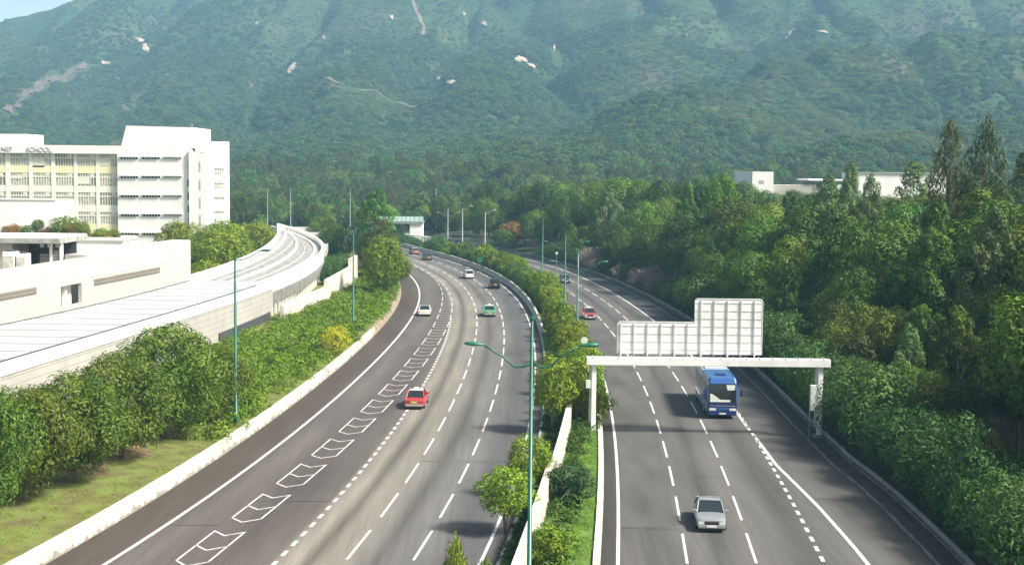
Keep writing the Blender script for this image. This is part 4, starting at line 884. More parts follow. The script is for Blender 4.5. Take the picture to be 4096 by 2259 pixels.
pbox('louvre_band', a0, a1, -.06, .05, zl_, az, M['louver']); (b0, bz), (b1, _) = pw(*z7(0, 1060)), pw(*z7(410, 985)); zb_ = pw(*z7(5, 1145))[1]
pbox('louvre_band', b0-6, b1, -.06, .05, zb_, bz, M['louver'])
pbox('string_course', pw(*z7(1030, 880))[0], L_-.4, -.08, -.001, az+.35, az+.55, M['school_white'])
# plant house standing back on its roof
YP = 150.
def px7(x, y): return on(x*.3518, 800+y*.3518, YP)
ph = empty('plant_house', (px7(350, 600)[0], YP, 0)); tag(ph, 'flat-canopied plant house with dark openings and white cooling units on the podium roof', 'plant house'); hx = ph.location.x
def hbox(name, x0, x1, y0, y1, z0, z1, m, parent=None): return MB().box(px7(x0, 0)[0]-hx, px7(x1, 0)[0]-hx, y0, y1, z0, z1).build(name, m, parent or ph)
zc = px7(350, 432)[1]; zc2 = px7(350, 490)[1]; zb = px7(350, 760)[1]-1
hbox('canopy', -300, 700, -.6, 9, zc2, zc, M['conc_grey']); hbox('roof', -300, 690, -.4, 8.8, zc+.001, zc+.12, M['school_white'])
hbox('wall', -300, 130, 0, 8, zb-8, zc2-.002, M['podium_pink']); hbox('back_wall', 131, 690, 5, 5.3, zb-8, zc2-.002, M['dark_metal']); hbox('pier', 545, 575, .2, .6, zb-8, zc2-.002, M['school_white']); hbox('pier', 660, 690, .2, .6, zb-8, zc2-.002, M['school_white'])
for x0, x1 in ((440, 485), (525, 560), (615, 668)): hbox('window', x0, x1, .15, .18, px7(0, 535)[1], px7(0, 495)[1], M['school_grey'])
hbox('screen', 430, 544, .3, .5, zb-4, px7(0, 610)[1], M['louver']); hbox('screen', 576, 659, .3, .5, zb-4, px7(0, 560)[1], M['louver'])
for i, (x0, x1, t_) in enumerate(((128, 262, 570), (280, 392, 590))):
    u_ = empty('cooling_unit', (px7((x0+x1)/2, 0)[0], YP-2.2, px7(0, 790)[1])); tag(u_, ['white cooling unit at the left in front of the plant house', 'white cooling unit at the right in front of the plant house'][i], 'cooling unit')
    w2 = (px7(x1, 0)[0]-px7(x0, 0)[0])/2; hh_ = px7(0, t_)[1]-px7(0, 790)[1]
    MB().box(-w2, w2, -.8, .8, 0, hh_).build('casing', M['school_white'], u_, bevel=.05); MB().disc((0, 0, hh_+.1), w2*.7, (0, 0, 1), .2).build('fan_guard', M['dark_metal'], u_)
    MB().box(-w2*.8, w2*.8, -.86, -.801, hh_*.2, hh_*.8).build('grille', M['school_grey'], u_)
YQ = 178.
def q7(x, y): return on(x*.3518, 800+y*.3518, YQ)
rh = empty('roof_block', (q7(1000, 0)[0], YQ, 0)); tag(rh, 'plain white roof block between the plant house and the school', 'building')
MB().box(q7(700, 0)[0]-rh.location.x, q7(1390, 0)[0]-rh.location.x, 0, 7, 3, q7(1000, 468)[1]).build('wall', M['school_white'], rh); MB().box(q7(712, 0)[0]-rh.location.x, q7(835, 0)[0]-rh.location.x, -.05, .0, q7(0, 600)[1], q7(0, 548)[1]).build('window', M['podium_pink'], rh)
MB().box(q7(690, 0)[0]-rh.location.x, q7(1400, 0)[0]-rh.location.x, -.15, 7.1, q7(1000, 468)[1]+.001, q7(1000, 455)[1]).build('coping', M['podium'], rh)
YV = 214.
wb = empty('roof_block', (on(60, 840, YV)[0], YV, 0)); tag(wb, 'large blank white block before the lower left windows of the school', 'building')
MB().box(on(-260, 840, YV)[0]-wb.location.x, on(222, 840, YV)[0]-wb.location.x, 0, 9, 2, on(110, 801, YV)[1]).build('wall', M['school_white'], wb); MB().box(on(-262, 840, YV)[0]-wb.location.x, on(224, 840, YV)[0]-wb.location.x, -.1, 9.1, on(110, 801, YV)[1]+.002, on(110, 799, YV)[1]).build('coping', M['podium'], wb)
# roof garden
for i, (x, y_, k, s_, lb) in enumerate(((140, 300, 'rusty', .42, 'reddish roof-garden bush at the left'), (330, 300, 'broad', .36, 'green roof-garden bush above the plant house'), (430, 230, 'broad', .22, 'thin roof-garden sapling above the plant house'), (740, 200, 'small', 1.25, 'bright green roof-garden tree before the school windows'), (800, 280, 'rusty', .42, 'orange-flowered bush under the bright roof-garden tree'),
                                     (930, 260, 'small', .8, 'yellowish bush right of the orange-flowered one'), (560, 330, 'rusty', .34, 'small brown bush in the roof garden'), (1150, 330, 'small', .62, 'small bush at the right end of the roof garden'), (1290, 345, 'small', .55, 'last small bush of the roof garden beside the white facade'))):
    X, Z = on(x*.3518, 800+y_*.3518, 200); plant(k, X, 200, Z-PROTO[k][0][2]*s_*.95, s_, 'garden_bush', lb, 'bush')
X0, X1 = on(-40, 940, 201)[0], on(470, 940, 201)[0]; zg = on(200, 800+430*.3518, 201)[1]
gd = empty('roof_terrace', (X0, 201, 0)); tag(gd, 'planted roof terrace with a low brown edge in front of the school', 'terrace'); MB().box(0, X1-X0, -2.5, 10, 2, zg).build('slab', M['podium'], gd); MB().box(0, X1-X0, -2.7, -2.5, zg-.6, zg+.35).build('edge_rail', M['conc_brown'], gd)
cover('terrace_planting', lambda y: on(0, 940, 201)[0], lambda y: on(470, 940, 201)[0], 199, 203, lambda x, y: zg+.1, 70, 5000, .2, leafmat('terrace_leaf', (.16, .13, .03), (.30, .24, .05), .02, .1), .7, 'yellowish brown planting along the roof terrace', bias=20)
# ------------------------------------------------------------------ sign gantry
YG = 106.
gx = lambda px: on(px, 1440, YG)[0]
gz = lambda px, py, Y=YG: on(px, py, Y)[1]
ga = empty('sign_gantry', (gx(2857), YG, 0)); tag(ga, 'white steel gantry spanning the right road, seen from behind its stepped direction sign', 'gantry'); ox = ga.location.x
z6 = lambda x, y: (2300+x*.4575, 1150+y*.4575)
bz0, bz1 = gz(*z6(1150, 688)), gz(*z6(1150, 622))
xa, xb = gx(z6(102, 0)[0])-ox, gx(z6(2238, 0)[0])-ox
MB().box(xa, xb, 0, .85, bz0, bz1).build('beam', M['white_steel'], ga, bevel=.03)
mb = MB()
for k in range(19):
    x = xa+.5+(xb-xa-1)*k/18; mb.box(x-.03, x+.03, -.03, .88, bz1+.001, bz1+.06)
mb.build('beam_rib', M['white_rib'], ga)
for x in (gx(z6(170, 0)[0])-ox, gx(z6(2160, 0)[0])-ox):
    MB().box(x-.18, x+.18, .22, .60, -.1, bz0-.002).build('post', M['white_steel'], ga, bevel=.02); MB().box(x-.4, x+.4, .05, .8, -.1, .22).build('base', M['conc_grey'], ga)
    MB().box(x-.34, x-.181, .5, .72, .8, bz0-.003).build('cable_duct', M['white_rib'], ga)
xl = gx(z6(170, 0)[0])-ox; MB().box(xl-.62, xl-.25, .1, .45, gz(*z6(130, 880)), gz(*z6(130, 812))).build('control_box', M['sign_white'], ga)
xr = gx(z6(2160, 0)[0])-ox; MB().box(xr-.85, xr-.35, -.2, .15, 2.2, 4.2).build('cabinet', M['sign_white'], ga, bevel=.02); MB().box(xr-.9, xr-.80, -.1, .0, .1, 2.2).build('cabinet_post', M['steel'], ga)
YS2 = YG+1.15
sgx = lambda x: on(2300+x*.4575, 1300, YS2)[0]-ox
sgz = lambda x, y: on(2300+x*.4575, 1150+y*.4575, YS2)[1]
s0, s1, s2 = sgx(372), sgx(1046), sgx(1636); zb_, zlo, zhi_ = sgz(1000, 580), sgz(700, 302), sgz(1340, 102)
mb = MB(); r_ = .14
prof = [(s0, zb_), (s2, zb_), (s2, zhi_-r_), (s2-r_, zhi_), (s1+r_, zhi_), (s1, zhi_-r_), (s1, zlo), (s0+r_, zlo), (s0, zlo-r_)]
mb.loft([[(x, 1.15, z) for x, z in prof], [(x, 1.19, z) for x, z in prof]]); pn = mb.build('sign_panel', M['white_steel'], ga)
for x in (400, 516, 633, 752, 869, 985, 1099, 1215, 1331, 1449, 1567):
    X = sgx(x); MB().box(X-.03, X+.03, 1.05, 1.12, bz1+.05, (zhi_ if x > 1060 else zlo)-.06).build('stiffener', M['white_rib'], pn)
for x in (400, 633, 869, 1099, 1331, 1567):
    X = sgx(x); MB().box(X-.05, X+.05, .70, 1.029, bz1+.062, bz1+.5).build('bracket', M['white_rib'], ga)
mb = MB(); z = zb_+.32
while z < zhi_-.2:
    mb.box(s1+.05 if z > zlo-.05 else s0+.05, s2-.05, 1.121, 1.149, z-.016, z+.016); z += .62
mb.build('cross_rail', M['white_rib'], pn)
mb = MB()
for a, b in zip(prof, prof[1:]+prof[:1]): mb.tube([(a[0], 1.17, a[1]), (b[0], 1.17, b[1])], .05, 6)
mb.build('rim', M['white_rib'], pn)
# ------------------------------------------------------------------ lamp posts
def lamp_post(px, ptop, Y, z0, label, arms=(-1, 1), pole='green_steel', head='green_lamp', r=.12, reach=2.45, drop=.16, group='street lamps', simple=False, short=0):
    X, zt = on(px*D, ptop*D, Y); Hh = zt-z0
    e = empty('street_lamp', (X, Y, z0)); tag(e, label, 'street lamp', group)
    MB().tube([(0, 0, -.2), (0, 0, .6), (0, 0, .62), (0, 0, Hh)], [r*1.5, r*1.5, r*1.15, r*.65], 10).build('pole', M[pole], e, True)
    if simple: return e
    MB().disc((0, 0, Hh), r*1.1, (0, 0, 1), .12, 10).build('finial', M[head], e)
    za = Hh-2.0-short if len(arms) > 1 else Hh-.25
    for s in arms:
        pts = [(s*reach*t, 0, za+(-.35*math.sin(PI*min(1, t*1.6)) if len(arms) > 1 else 0)+.75*t*t) for t in (0, .15, .35, .6, .8, 1)]
        a = MB().tube(pts, [.055, .05, .045, .045, .04, .04], 6).build('arm', M[pole], e, True)
        hx_, hz_ = pts[-1][0], pts[-1][2]; rg = []
        for t, w_, h_ in ((0, .05, .04), (.15, .11, .09), (.45, .17, .13), (.75, .15, .11), (.92, .05, .05)):
            rg.append([(hx_+s*(t-.05), w_*math.cos(k*PI/4), hz_+t*.06+h_*math.sin(k*PI/4)*(1 if math.sin(k*PI/4) > 0 else .6)) for k in range(8)])
        MB().loft(rg).build('lamp_head', M[head], e, True)
    return e
lamp_post(1338.5, 800, 62, .1, 'nearest green twin-armed street lamp in the median, beside the white wall', r=.11, reach=2.2)
l2 = lamp_post(1455, 630, 150, .36, 'green twin-armed median lamp with white banners, behind the gantry\'s left end')
for z0, z1 in ((8.2, 9.6), (10.6, 12.0)): MB().box(-.03, .03, -.42, -.12, z0-.9, z1-.9).build('banner', M['sign_white'], l2)
lamp_post(1423, 585, 187, .36, 'green twin-armed median lamp above the dark car on the right road')
lamp_post(591, 647, 104, 1.3, 'green street lamp on the left slope before the ribbed railway wall', arms=(1,), reach=1.9)['group'] = 'street lamps'
lamp_post(889, 587, 168, 1.5, 'green street lamp in front of the stepped white wall', arms=(1,), reach=1.6)
lamp_post(1127, 523, 372, .1, 'thin twin-armed lamp at the far end of the median, left of two white ones', pole='pole_grey', head='pole_grey')
lamp_post(1164, 524, 352, .1, 'pale single-armed lamp in the far median, left one of a pair', arms=(1,), pole='pole_pale', head='pole_pale', reach=1.7, r=.085)
lamp_post(1221, 534, 322, .1, 'pale single-armed lamp in the far median, right one of a pair', arms=(1,), pole='pole_pale', head='pole_pale', reach=1.7, r=.085)
lamp_post(1366, 548, 262, .36, 'thin green lamp post left of the far bend of the right road', arms=())
lamp_post(1293, 540, 380, 0, 'short white post above the rusty orange tree', arms=(), pole='sign_white', head='sign_white')
for i, (px, pt) in enumerate(((673, 472), (731, 472), (881, 476), (1097, 474))):
    lamp_post(px, pt, 425, 2, ['tall pale pole left of the far trees, nearest the school', 'faint tall pole second from the school', 'tall pale pole beside the tall tree left of the overbridge', 'tall pale pole right of the overbridge'][i], arms=(), pole='pole_grey', group='tall pale poles', r=.085)
# ------------------------------------------------------------------ small signs
def post_sign(X, Y, z0, h, label, face, shape, size):
    e = empty('traffic_sign', (X, Y, z0)); tag(e, label, 'traffic sign'); MB().tube([(0, .04, -.2), (0, .04, h+size*.4)], .04, 6).build('post', M['steel'], e)
    (MB().box(-size/2, size/2, -.03, .0, h-size/2, h+size/2) if shape == 'square' else MB().disc((0, -.02, h), size/2, (0, 1, 0), .03)).build('face', M[face], e)
Yg = 268.; post_sign(on(1207*D, 653*D, Yg)[0], Yg, .1, on(1207*D, 653*D, Yg)[1]-.1, 'small green square sign on the median beyond the mossy barrier', 'sign_green', 'square', 1.0)
post_sign(on(1470*D, 856*D, 132)[0], 132, .3, on(1470*D, 856*D, 132)[1]-.3, 'round pale sign back at the edge of the median, by the lamp arm', 'sign_white', 'round', .7)
Xm, Ym = at(828*D, 872*D, 1.9); post_sign(Xm, Ym, 1.1, .9, 'small round pale marker beside the golden shrub', 'sign_white', 'round', .55)
Yk = 255.; post_sign(on(1402*D, 657*D, Yk)[0]+.0, Yk+4, 1, on(1402*D, 640*D, Yk)[1]-1, 'small white disc sign at the far edge of the wood beyond the crash barrier', 'sign_white', 'round', .5)
# ------------------------------------------------------------------ overbridge and far parapet
YB = 405.
bx = lambda px: on(px, 880, YB)[0]
bzz = lambda px, py: on(px, py, YB)[1]
ob = empty('overbridge', (bx(1640), YB, 0)); tag(ob, 'far road bridge with pale green parapet panels on a white abutment', 'bridge'); ox = ob.location.x
zt, zm2, zb2 = bzz(1640, 866), bzz(1640, 884), bzz(1640, 888)
MB().box(bx(1480)-ox, bx(1692)-ox, 0, 6, zb2-.5, zb2+.3).build('deck', M['conc_grey'], ob)
n_ = 11
for k in range(n_):
    a, b = bx(1500)+(bx(1694)-bx(1500))*k/n_-ox, bx(1500)+(bx(1694)-bx(1500))*(k+1)/n_-ox; MB().box(a+.06, b-.06, -.1, .0, zb2+.1, zt).build('parapet_panel', M['bridge_green'], ob)
mb = MB(); mb.box(bx(1500)-ox, bx(1694)-ox, -.05, .05, zt+.45, zt+.55)
for k in range(n_+1): x = bx(1500)+(bx(1694)-bx(1500))*k/n_-ox; mb.box(x-.05, x+.05, -.08, .02, zb2, zt+.45)
mb.build('hand_rail', M['green_lamp'], ob); MB().box(bx(1639)-ox, bx(1690)-ox, .4, 5, -1, zb2-.502).build('abutment', M['school_white'], ob); MB().box(bx(1500)-ox, bx(1610)-ox, 6, 7, -1, zb2-.502).build('abutment', M['conc_grey'], ob)
pq = [at(x, y, 1.9) for x, y in ((1621, 938), (1680, 944), (1730, 953), (1775, 961))]
fp = empty('far_railing', (0, 0, 0)); tag(fp, 'white railing on short posts below the far bridge', 'railing')
for a, b in zip(pq[:-1], pq[1:]): MB().tube([(a[0], a[1], 1.9), (b[0], b[1], 1.9)], .22, 6).build('rail', M['school_white'], fp)
mb = MB()
for k in range(13):
    t = k/12*3; i = min(2, int(t)); a, b = pq[i], pq[i+1]; u = t-i; x, y = a[0]+(b[0]-a[0])*u, a[1]+(b[1]-a[1])*u; mb.box(x-.12, x+.12, y-.12, y+.12, 0, 1.9)
mb.build('baluster', M['school_white'], fp)
# ------------------------------------------------------------------ white buildings behind the wood
YW = 330.
wx = lambda d: on(d*D, 700, YW)[0]
wz = lambda d, y: on(d*D, y*D, YW)[1]
w1 = empty('white_building', (wx(1945), YW, 0)); tag(w1, 'small white block with a darker left side and a low wing, above the wood', 'building'); ox = w1.location.x
MB().hexa([(wx(1893)-ox, 0, 3), (wx(1946)-ox, 0, 3), (wx(1930)-ox, 14, 3), (wx(1868)-ox, 12, 3)], [(wx(1893)-ox, 0, wz(1920, 432)), (wx(1946)-ox, 0, wz(1920, 432)), (wx(1930)-ox, 14, wz(1920, 432)), (wx(1868)-ox, 12, wz(1920, 432))]).build('wall', M['school_white'], w1)
MB().box(wx(1947)-ox, wx(2045)-ox, 1, 12, 3, wz(1990, 466)).build('wing', M['podium'], w1); MB().box(wx(1910)-ox, wx(1922)-ox, -.05, 0, wz(1920, 462), wz(1920, 454)).build('window', M['podium_pink'], w1)
w2 = empty('white_building', (wx(2240), YW, 0)); tag(w2, 'long plain white building half hidden behind the pale trees of the wood', 'building'); ox = w2.location.x
MB().box(wx(2158)-ox, wx(2380)-ox, 0, 16, 3, wz(2250, 436)).build('wall', M['school_white'], w2); MB().box(wx(2025)-ox, wx(2157)-ox, 3, 14, 3, wz(2090, 466)).build('wing', M['school_white'], w2)
MB().box(wx(2035)-ox, wx(2125)-ox, .5, 14, wz(2090, 455), wz(2090, 451)).build('canopy', M['school_white'], w2); MB().box(wx(2155)-ox, wx(2384)-ox, -.3, 16.2, wz(2250, 436)+.002, wz(2250, 434)).build('coping', M['podium'], w2)
# ------------------------------------------------------------------ vehicles (forward is +Y in their own frame)
def paint(name, col, metal=.0):
    m = mat(name, col, .28, metal, coat=.6); return m
def heading(f, y, away):
    _, t = nrm(f, y); s = 1 if away else -1; return math.atan2(-t[0]*s, t[1]*s)
def make_car(kindname, label, cat, group, px, py, f, away, L, W, Hh, body_m, roof_m=None, style='saloon', plate='plate_w', detail=True, taxi=False):
    X, Y = at(px*D, py*D); th = heading(f, Y, away); fwd = (-math.sin(th), math.cos(th)); s = 1 if away else -1
    e = empty(kindname, (X+fwd[0]*L/2*s, Y+fwd[1]*L/2*s, 0.008), th); tag(e, label, cat, group)
    h, w = L/2, W/2; belt = .60*Hh; hood = belt-.04; boot = belt+.02 if style == 'saloon' else belt
    st = [(-h, .34, boot-.18, .88), (-h+.06, .26, boot-.05, .95), (-h+.55, .2, boot, 1), (-h*.45, .19, belt, 1), (h*.2, .19, belt, 1), (h*.36, .19, belt-.01, .99), (h-.55, .2, hood-.03, .97), (h-.10, .25, hood-.07, .93), (h, .34, hood-.12, .88)]
    rg = []
    for y, zb, zt, k in st:
        ww = w*k; zm_ = (zb+zt)/2
        rg.append([(-ww*.90, y, zb), (-ww, y, zb+.10), (-ww, y, zm_), (-ww*.985, y, zt-.10), (-ww*.90, y, zt-.015), (-ww*.45, y, zt+.02), (ww*.45, y, zt+.02), (ww*.90, y, zt-.015), (ww*.985, y, zt-.10), (ww, y, zm_), (ww, y, zb+.10), (ww*.90, y, zb)][::-1])
    MB().loft(rg).build('body', body_m, e, True).modifiers.new('edge', 'EDGE_SPLIT').split_angle = .7
    if style == 'saloon': yb0, yb1, yf1, yf0 = -h*.66, -h*.38, h*.06, h*.40
    elif style == 'estate': yb0, yb1, yf1, yf0 = -h*.95, -h*.84, h*.02, h*.36
    else: yb0, yb1, yf1, yf0 = -h*.96, -h*.86, h*.12, h*.42
    wb, wt = w*.90, w*.74; zb, zt = belt-.02, Hh
    B = [(-wb, yb0, zb), (wb, yb0, zb), (wb, yf0, zb), (-wb, yf0, zb)]; T = [(-wt, yb1, zt-.06), (wt, yb1, zt-.06), (wt, yf1, zt-.05), (-wt, yf1, zt-.05)]
    rm = roof_m or body_m
    MB().hexa(T, [(-wt*.86, yb1+.12, zt), (wt*.86, yb1+.12, zt), (wt*.86, yf1-.12, zt), (-wt*.86, yf1-.12, zt)]).build('roof', rm, e, True, .03)
    mb = MB()
    def lerp(a, b, t): return tuple(a[i]+(b[i]-a[i])*t for i in range(3))
    for b, t in zip(B, T): mb.tube([b, t], .045, 6)
    for sx_ in (0, 1):
        b0, b1, t0, t1 = (B[0], B[3], T[0], T[3]) if sx_ == 0 else (B[1], B[2], T[1], T[2])
        mb.tube([lerp(b0, b1, .48), lerp(t0, t1, .5)], .035, 5)
        if style != 'saloon': mb.tube([lerp(b0, b1, .24), lerp(t0, t1, .26)], .035, 5)
    mb.build('pillar', rm if roof_m is None else body_m, e)
    def pane(nm, a, b, c, d, o):
        n = (Vector(b)-Vector(a)).cross(Vector(d)-Vector(a)).normalized()*-.02
        q = [Vector(p)+n for p in (a, b, c, d)]; r = [p+n for p in q]
        MB().hexa(r, q).build(nm, M['glass_car'], e)
    pane('rear_window', B[0], B[1], T[1], T[0], 0); pane('windscreen', B[2], B[3], T[3], T[2], 0)
    pane('side_window', B[3], B[0], T[0], T[3], 0); pane('side_window', B[1], B[2], T[2], T[1], 0)
    for sx_ in (-1, 1):
        for yy in (-h*.58, h*.60):
            wh = MB().disc((sx_*(w-.09), yy, .31), .31, (1, 0, 0), .2, 20).build('wheel', M['tyre'], e); MB().disc((sx_*(w-.005), yy, .31), .19, (1, 0, 0), .04, 14).build('rim', M['rim'], wh)
        MB().box(min(sx_*w*.50, sx_*w*.86), max(sx_*w*.50, sx_*w*.86), h-.13, h+.012, hood-.33, hood-.17).build('headlight', M['lamp_w'], e)
        MB().box(min(sx_*w*(.52 if detail else .72), sx_*w*.90), max(sx_*w*(.52 if detail else .72), sx_*w*.90), -h+.0-.012, -h+.1, boot-.36, boot-.20).build('tail_light', M['lamp_r'], e)
        if detail: MB().box(min(sx_*w*.93, sx_*(w+.19)), max(sx_*w*.93, sx_*(w+.19)), h*.33, h*.33+.12, belt+.0, belt+.15).build('mirror', body_m, e, bevel=.02)
    MB().box(-w*.9, w*.9, -h-.07, -h+.14, .30, .50).build('rear_bumper', body_m if not taxi else M['chrome'], e, bevel=.04); MB().box(-w*.88, w*.88, h-.16, h+.07, .26, .46).build('front_bumper', body_m if not taxi else M['chrome'], e, bevel=.04)
    MB().box(-.40, .40, h-.06, h+.014, hood-.36, hood-.17).build('grille', M['black'], e)
    MB().box(-.27, .27, h+.071, h+.085, .34, .47).build('number_plate', M['plate_w'], e); MB().box(-.27, .27, -h-.03, -h-.012, boot-.34, boot-.22).build('number_plate', M[plate], e)
    MB().box(-w*.86, w*.86, -h+.1, h-.1, .12, .2).build('underbody', M['black'], e)
    if taxi: MB().box(-.22, .22, (yb1+yf1)/2-.06, (yb1+yf1)/2+.06, Hh, Hh+.16).build('roof_sign', M['sign_white'], e, bevel=.02)
    if detail and away: MB().box(-w*.55, w*.55, -h-.02, -h-.002, boot-.17, boot-.12).build('trim_strip', M['chrome'], e)
    return e
red, green, silver, white, blk, dkb, maroon = paint('red_paint', (.42, .035, .035)), paint('green_paint', (.05, .38, .22)), paint('silver_paint', (.27, .29, .30), .3), paint('white_car_paint', (.62, .62, .59)), paint('black_paint', (.012, .012, .014)), paint('dark_blue_paint', (.06, .08, .10)), paint('maroon_paint', (.30, .05, .045))
silr = paint('silver_roof_paint', (.50, .52, .52), .2)
CG = 'vehicles on the road'
make_car('taxi', 'red taxi with a silver roof driving away, straddling the short white dashes', 'taxi', CG, 1041, 1030.5, SD, True, 4.7, 1.72, 1.5, red, silr, plate='plate_y', taxi=True)
make_car('car', 'pale silver car on the left road between the edge line and the hatched strip', 'car', CG, 1067, 796, L1, True, 4.5, 1.75, 1.42, white, silver, plate='plate_y', detail=False)
make_car('taxi', 'green taxi with a pale roof driving away on the left road', 'taxi', CG, 1231, 797.5, L4, True, 4.7, 1.75, 1.5, green, paint('pale_green_roof', (.42, .60, .50)), plate='plate_y', taxi=True)
make_car('car', 'white hatchback on the far curve of the left road', 'car', CG, 1181.5, 701.5, L4, True, 4.3, 1.75, 1.6, white, style='estate', plate='plate_y', detail=False)
make_car('car', 'black tall car in the lane next to the mossy barrier', 'car', CG, 1246, 727, L5, True, 4.5, 1.82, 1.7, blk, style='suv', plate='plate_y', detail=False)
make_car('car', 'dark car far round the curve, below the rusty orange tree', 'car', CG, 1079, 655, L4, True, 4.4, 1.75, 1.5, paint('dark_grey_paint', (.05, .05, .055)), plate='plate_y', detail=False)
make_car('car', 'farthest red car, half hidden by the tree at the bend', 'car', CG, 1047, 640.5, L3, True, 4.5, 1.75, 1.5, paint('dull_red_paint', (.26, .09, .08)), silr, plate='plate_y', detail=False)
make_car('car', 'silver saloon car coming nearest on the right road', 'car', CG, 1790, 1340, R2, False, 4.55, 1.76, 1.44, silver)
make_car('taxi', 'red taxi coming on the right road beyond the gantry', 'taxi', CG, 1485, 805, R1, False, 4.7, 1.72, 1.5, maroon, silr, taxi=True)
make_car('car', 'dark blue car behind the far green lamp post on the right road', 'car', CG, 1425, 713, R1, False, 4.5, 1.75, 1.48, dkb, silver, detail=False)
def make_coach():
    X, Y = at(1817*D, 1054*D); th = heading(R2, Y+6, False); fwd = (-math.sin(th), math.cos(th)); L, W, Hh = 12., 2.5, 3.45; h, w = L/2, W/2
    e = empty('coach', (X-fwd[0]*h, Y-fwd[1]*h, .008), th); tag(e, 'blue coach with a pale roof passing under the gantry on the right road', 'coach', CG)
    blue, dblue, lb = paint('coach_blue', (.028, .10, .29)), paint('coach_dark_blue', (.012, .028, .14)), paint('coach_pale_blue', (.40, .50, .60))
    def ring(y, zb, zt, k=1, tk=.93): return [(-w*k*.97, y, zb), (-w*k, y, zb+.25), (-w*k, y, 1.5), (-w*k*.985, y, zt-.5), (-w*k*tk, y, zt-.08), (-w*k*.7, y, zt), (w*k*.7, y, zt), (w*k*tk, y, zt-.08), (w*k*.985, y, zt-.5), (w*k, y, 1.5), (w*k, y, zb+.25), (w*k*.97, y, zb)][::-1]
    MB().loft([ring(-h, .45, Hh-.25, .96), ring(-h+.15, .32, Hh-.05), ring(h-5.4, .30, Hh)]).build('rear_body', lb, e)
    MB().loft([ring(h-5.398, .30, Hh), ring(h-.9, .30, Hh), ring(h-.42, .30, Hh-.10, .99), ring(h-.2, .30, Hh-.3, .975), ring(h-.06, .32, Hh-.7, .96), ring(h, .36, 1.45, .95)]).build('front_body', blue, e)
    MB().box(-w*.75, w*.75, -h+.6, h-5.9, Hh+.002, Hh+.09).build('roof_panel', paint('coach_white', (.62, .64, .66)), e, bevel=.04); MB().box(-.42, .42, h-2.5, h-1.7, Hh+.002, Hh+.12).build('roof_hatch', dblue, e, bevel=.03)
    MB().hexa([(-w*.9, h+.05, 1.42), (w*.9, h+.05, 1.42), (w*.9, h-.3, 1.42), (-w*.9, h-.3, 1.42)], [(-w*.88, h-.07, 2.95), (w*.88, h-.07, 2.95), (w*.88, h-.4, 2.95), (-w*.88, h-.4, 2.95)]).build('windscreen', M['glass_car'], e)
    MB().hexa([(-w*.50, h+.062, 1.46), (w*.84, h+.062, 1.46), (w*.84, h+.04, 1.46), (-w*.50, h+.04, 1.46)], [(-w*.50, h+.046, 1.64), (w*.84, h+.046, 1.66), (w*.84, h+.02, 1.66), (-w*.50, h+.02, 1.64)]).hexa([(w*.18, h+.046, 1.665), (w*.84, h+.046, 1.665), (w*.84, h+.02, 1.665), (w*.18, h+.02, 1.665)], [(w*.70, h+.012, 2.12), (w*.84, h+.010, 2.15), (w*.84, h-.02, 2.15), (w*.70, h-.02, 2.12)]).build('dashboard', M['sign_white'], e)
    MB().hexa([(-w*.82, h-.018, 2.45), (-w*.32, h-.018, 2.45), (-w*.32, h-.04, 2.45), (-w*.82, h-.04, 2.45)], [(-w*.82, h-.052, 2.90), (-w*.22, h-.052, 2.90), (-w*.22, h-.075, 2.90), (-w*.82, h-.075, 2.90)]).build('sun_blind', M['sign_white'], e)
    MB().hexa([(-w*.9, h-.0, 2.96), (w*.9, h-.0, 2.96), (w*.9, h-.9, 2.96), (-w*.9, h-.9, 2.96)], [(-w*.8, h-.25, Hh+.02), (w*.8, h-.25, Hh+.02), (w*.8, h-.95, Hh+.03), (-w*.8, h-.95, Hh+.03)]).build('brow', blue, e, bevel=.06)
    for s in (-1, 1):
        for k in range(6):
            a = -h+.7+k*1.78; MB().box(min(s*w*.99, s*(w+.012)), max(s*w*.99, s*(w+.012)), a, a+1.68, 1.65, 2.75).build('side_window', M['glass_car'], e)
        MB().box(min(s*w, s*(w+.015)), max(s*w, s*(w+.015)), -h+.4, h-.6, .55, 1.2).build('stripe', paint('coach_stripe', (.5, .55, .6)) if s < 0 else lb, e)
        for y in (-h+2.6, h-2.6):
            wh = MB().disc((s*(w-.13), y, .48), .48, (1, 0, 0), .3, 22).build('wheel', M['tyre'], e); MB().disc((s*(w+.02), y, .48), .27, (1, 0, 0), .04, 16).build('rim', M['rim'], wh)
        ar = MB().tube([(s*w*.9, h-.1, 3.0), (s*(w+.22), h+.22, 2.9), (s*(w+.26), h+.28, 2.5)], .035, 6).build('mirror_arm', dblue, e); MB().box(s*(w+.26)-.12, s*(w+.26)+.12, h+.22, h+.32, 2.0, 2.55).build('mirror', dblue, e, bevel=.03)
        MB().box(min(s*w*.45, s*w*.9), max(s*w*.45, s*w*.9), h-.05, h+.06, .72, .92).build('headlight', M['lamp_w'], e, bevel=.02)
    MB().box(-w*.955, w*.955, h-.2, h+.04, .32, 1.38).build('front_bumper', dblue, e, bevel=.05); MB().box(-.27, .27, h+.041, h+.06, .42, .54).build('number_plate', M['plate_w'], e)
    MB().box(-w*.42, w*.42, h-.05, h+.055, .78, 1.0).build('grille', blue, e); MB().box(-w*.85, w*.85, h-.02, h+.052, 1.1, 1.16).build('trim_strip', M['chrome'], e)
    for s in (-1, 1): MB().tube([(s*.15, h+.03, 1.48), (s*.55, h-.01, 1.85)], .018, 5).build('wiper', M['black'], e)
make_coach()
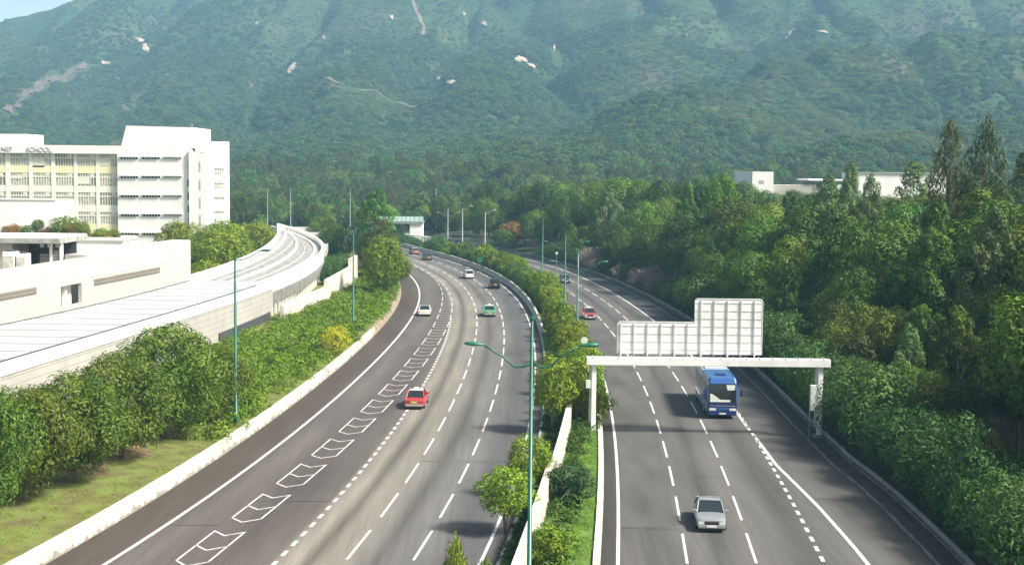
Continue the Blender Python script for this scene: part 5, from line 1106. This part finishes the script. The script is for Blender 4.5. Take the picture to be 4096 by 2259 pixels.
# ------------------------------------------------------------------ light, air, view
SAZ, SEL = math.radians(112), math.radians(47)          # sun: to the right, slightly behind the camera
sd = Vector((math.sin(SAZ)*math.cos(SEL), math.cos(SAZ)*math.cos(SEL), math.sin(SEL)))
sun = bpy.data.lights.new('sun', 'SUN'); sun.energy = 5.0; sun.angle = math.radians(9); sun.color = (1, .955, .87)
so = bpy.data.objects.new('sun', sun); COL.objects.link(so); so.rotation_euler = sd.to_track_quat('Z', 'Y').to_euler(); so.location = sd*200
wd = bpy.data.worlds.new('World'); S.world = wd; wd.use_nodes = True; nt = wd.node_tree
sk = nt.nodes.new('ShaderNodeTexSky'); sk.sky_type = 'NISHITA'; sk.sun_disc = False; sk.sun_elevation = SEL; sk.sun_rotation = SAZ; sk.dust_density = 9; sk.air_density = 1.0
bg = nt.nodes['Background']; bg.inputs[1].default_value = .068; tcw = node(nt, 'ShaderNodeTexCoord'); sxw = node(nt, 'ShaderNodeSeparateXYZ'); nt.links.new(tcw.outputs['Generated'], sxw.inputs[0])
mw = node(nt, 'ShaderNodeMapRange'); mw.inputs[1].default_value = .0; mw.inputs[2].default_value = .34; mw.inputs[3].default_value = .9; mw.inputs[4].default_value = 0; nt.links.new(sxw.outputs[2], mw.inputs[0])
xw = node(nt, 'ShaderNodeMix', data_type='RGBA'); xw.inputs[7].default_value = (8.6, 9.4, 9.8, 1); nt.links.new(mw.outputs[0], xw.inputs[0]); nt.links.new(sk.outputs[0], xw.inputs[6]); nt.links.new(xw.outputs[2], bg.inputs[0])
hzm = bpy.data.materials.new('haze'); hzm.use_nodes = True; nt = hzm.node_tree; nt.nodes.remove(nt.nodes['Principled BSDF'])
pv = nt.nodes.new('ShaderNodeVolumePrincipled'); pv.inputs['Color'].default_value = (.38, .71, 1, 1); pv.inputs['Density'].default_value = .00020; pv.inputs['Anisotropy'].default_value = .0
nt.links.new(pv.outputs[0], nt.nodes['Material Output'].inputs['Volume'])
hb = MB().box(-2600, 2600, -60, 3600, -3.6, max(HMAX, 60)+25).build('haze', hzm); tag(hb, 'pale blue air thickening towards the hills', kind='stuff'); hb.display_type = 'WIRE'
vs = S.view_settings; vs.view_transform = 'Standard'; vs.look = 'None'; vs.gamma = 1; vs.use_curve_mapping = False; vs.exposure = 1.0
cy = S.cycles; cy.max_bounces = 5; cy.diffuse_bounces = 3; cy.glossy_bounces = 2; cy.transmission_bounces = 3; cy.volume_bounces = 1; cy.use_adaptive_sampling = True; cy.adaptive_threshold = .02; cy.use_denoising = True
cy.sample_clamp_indirect = 4
S.render.use_persistent_data = False
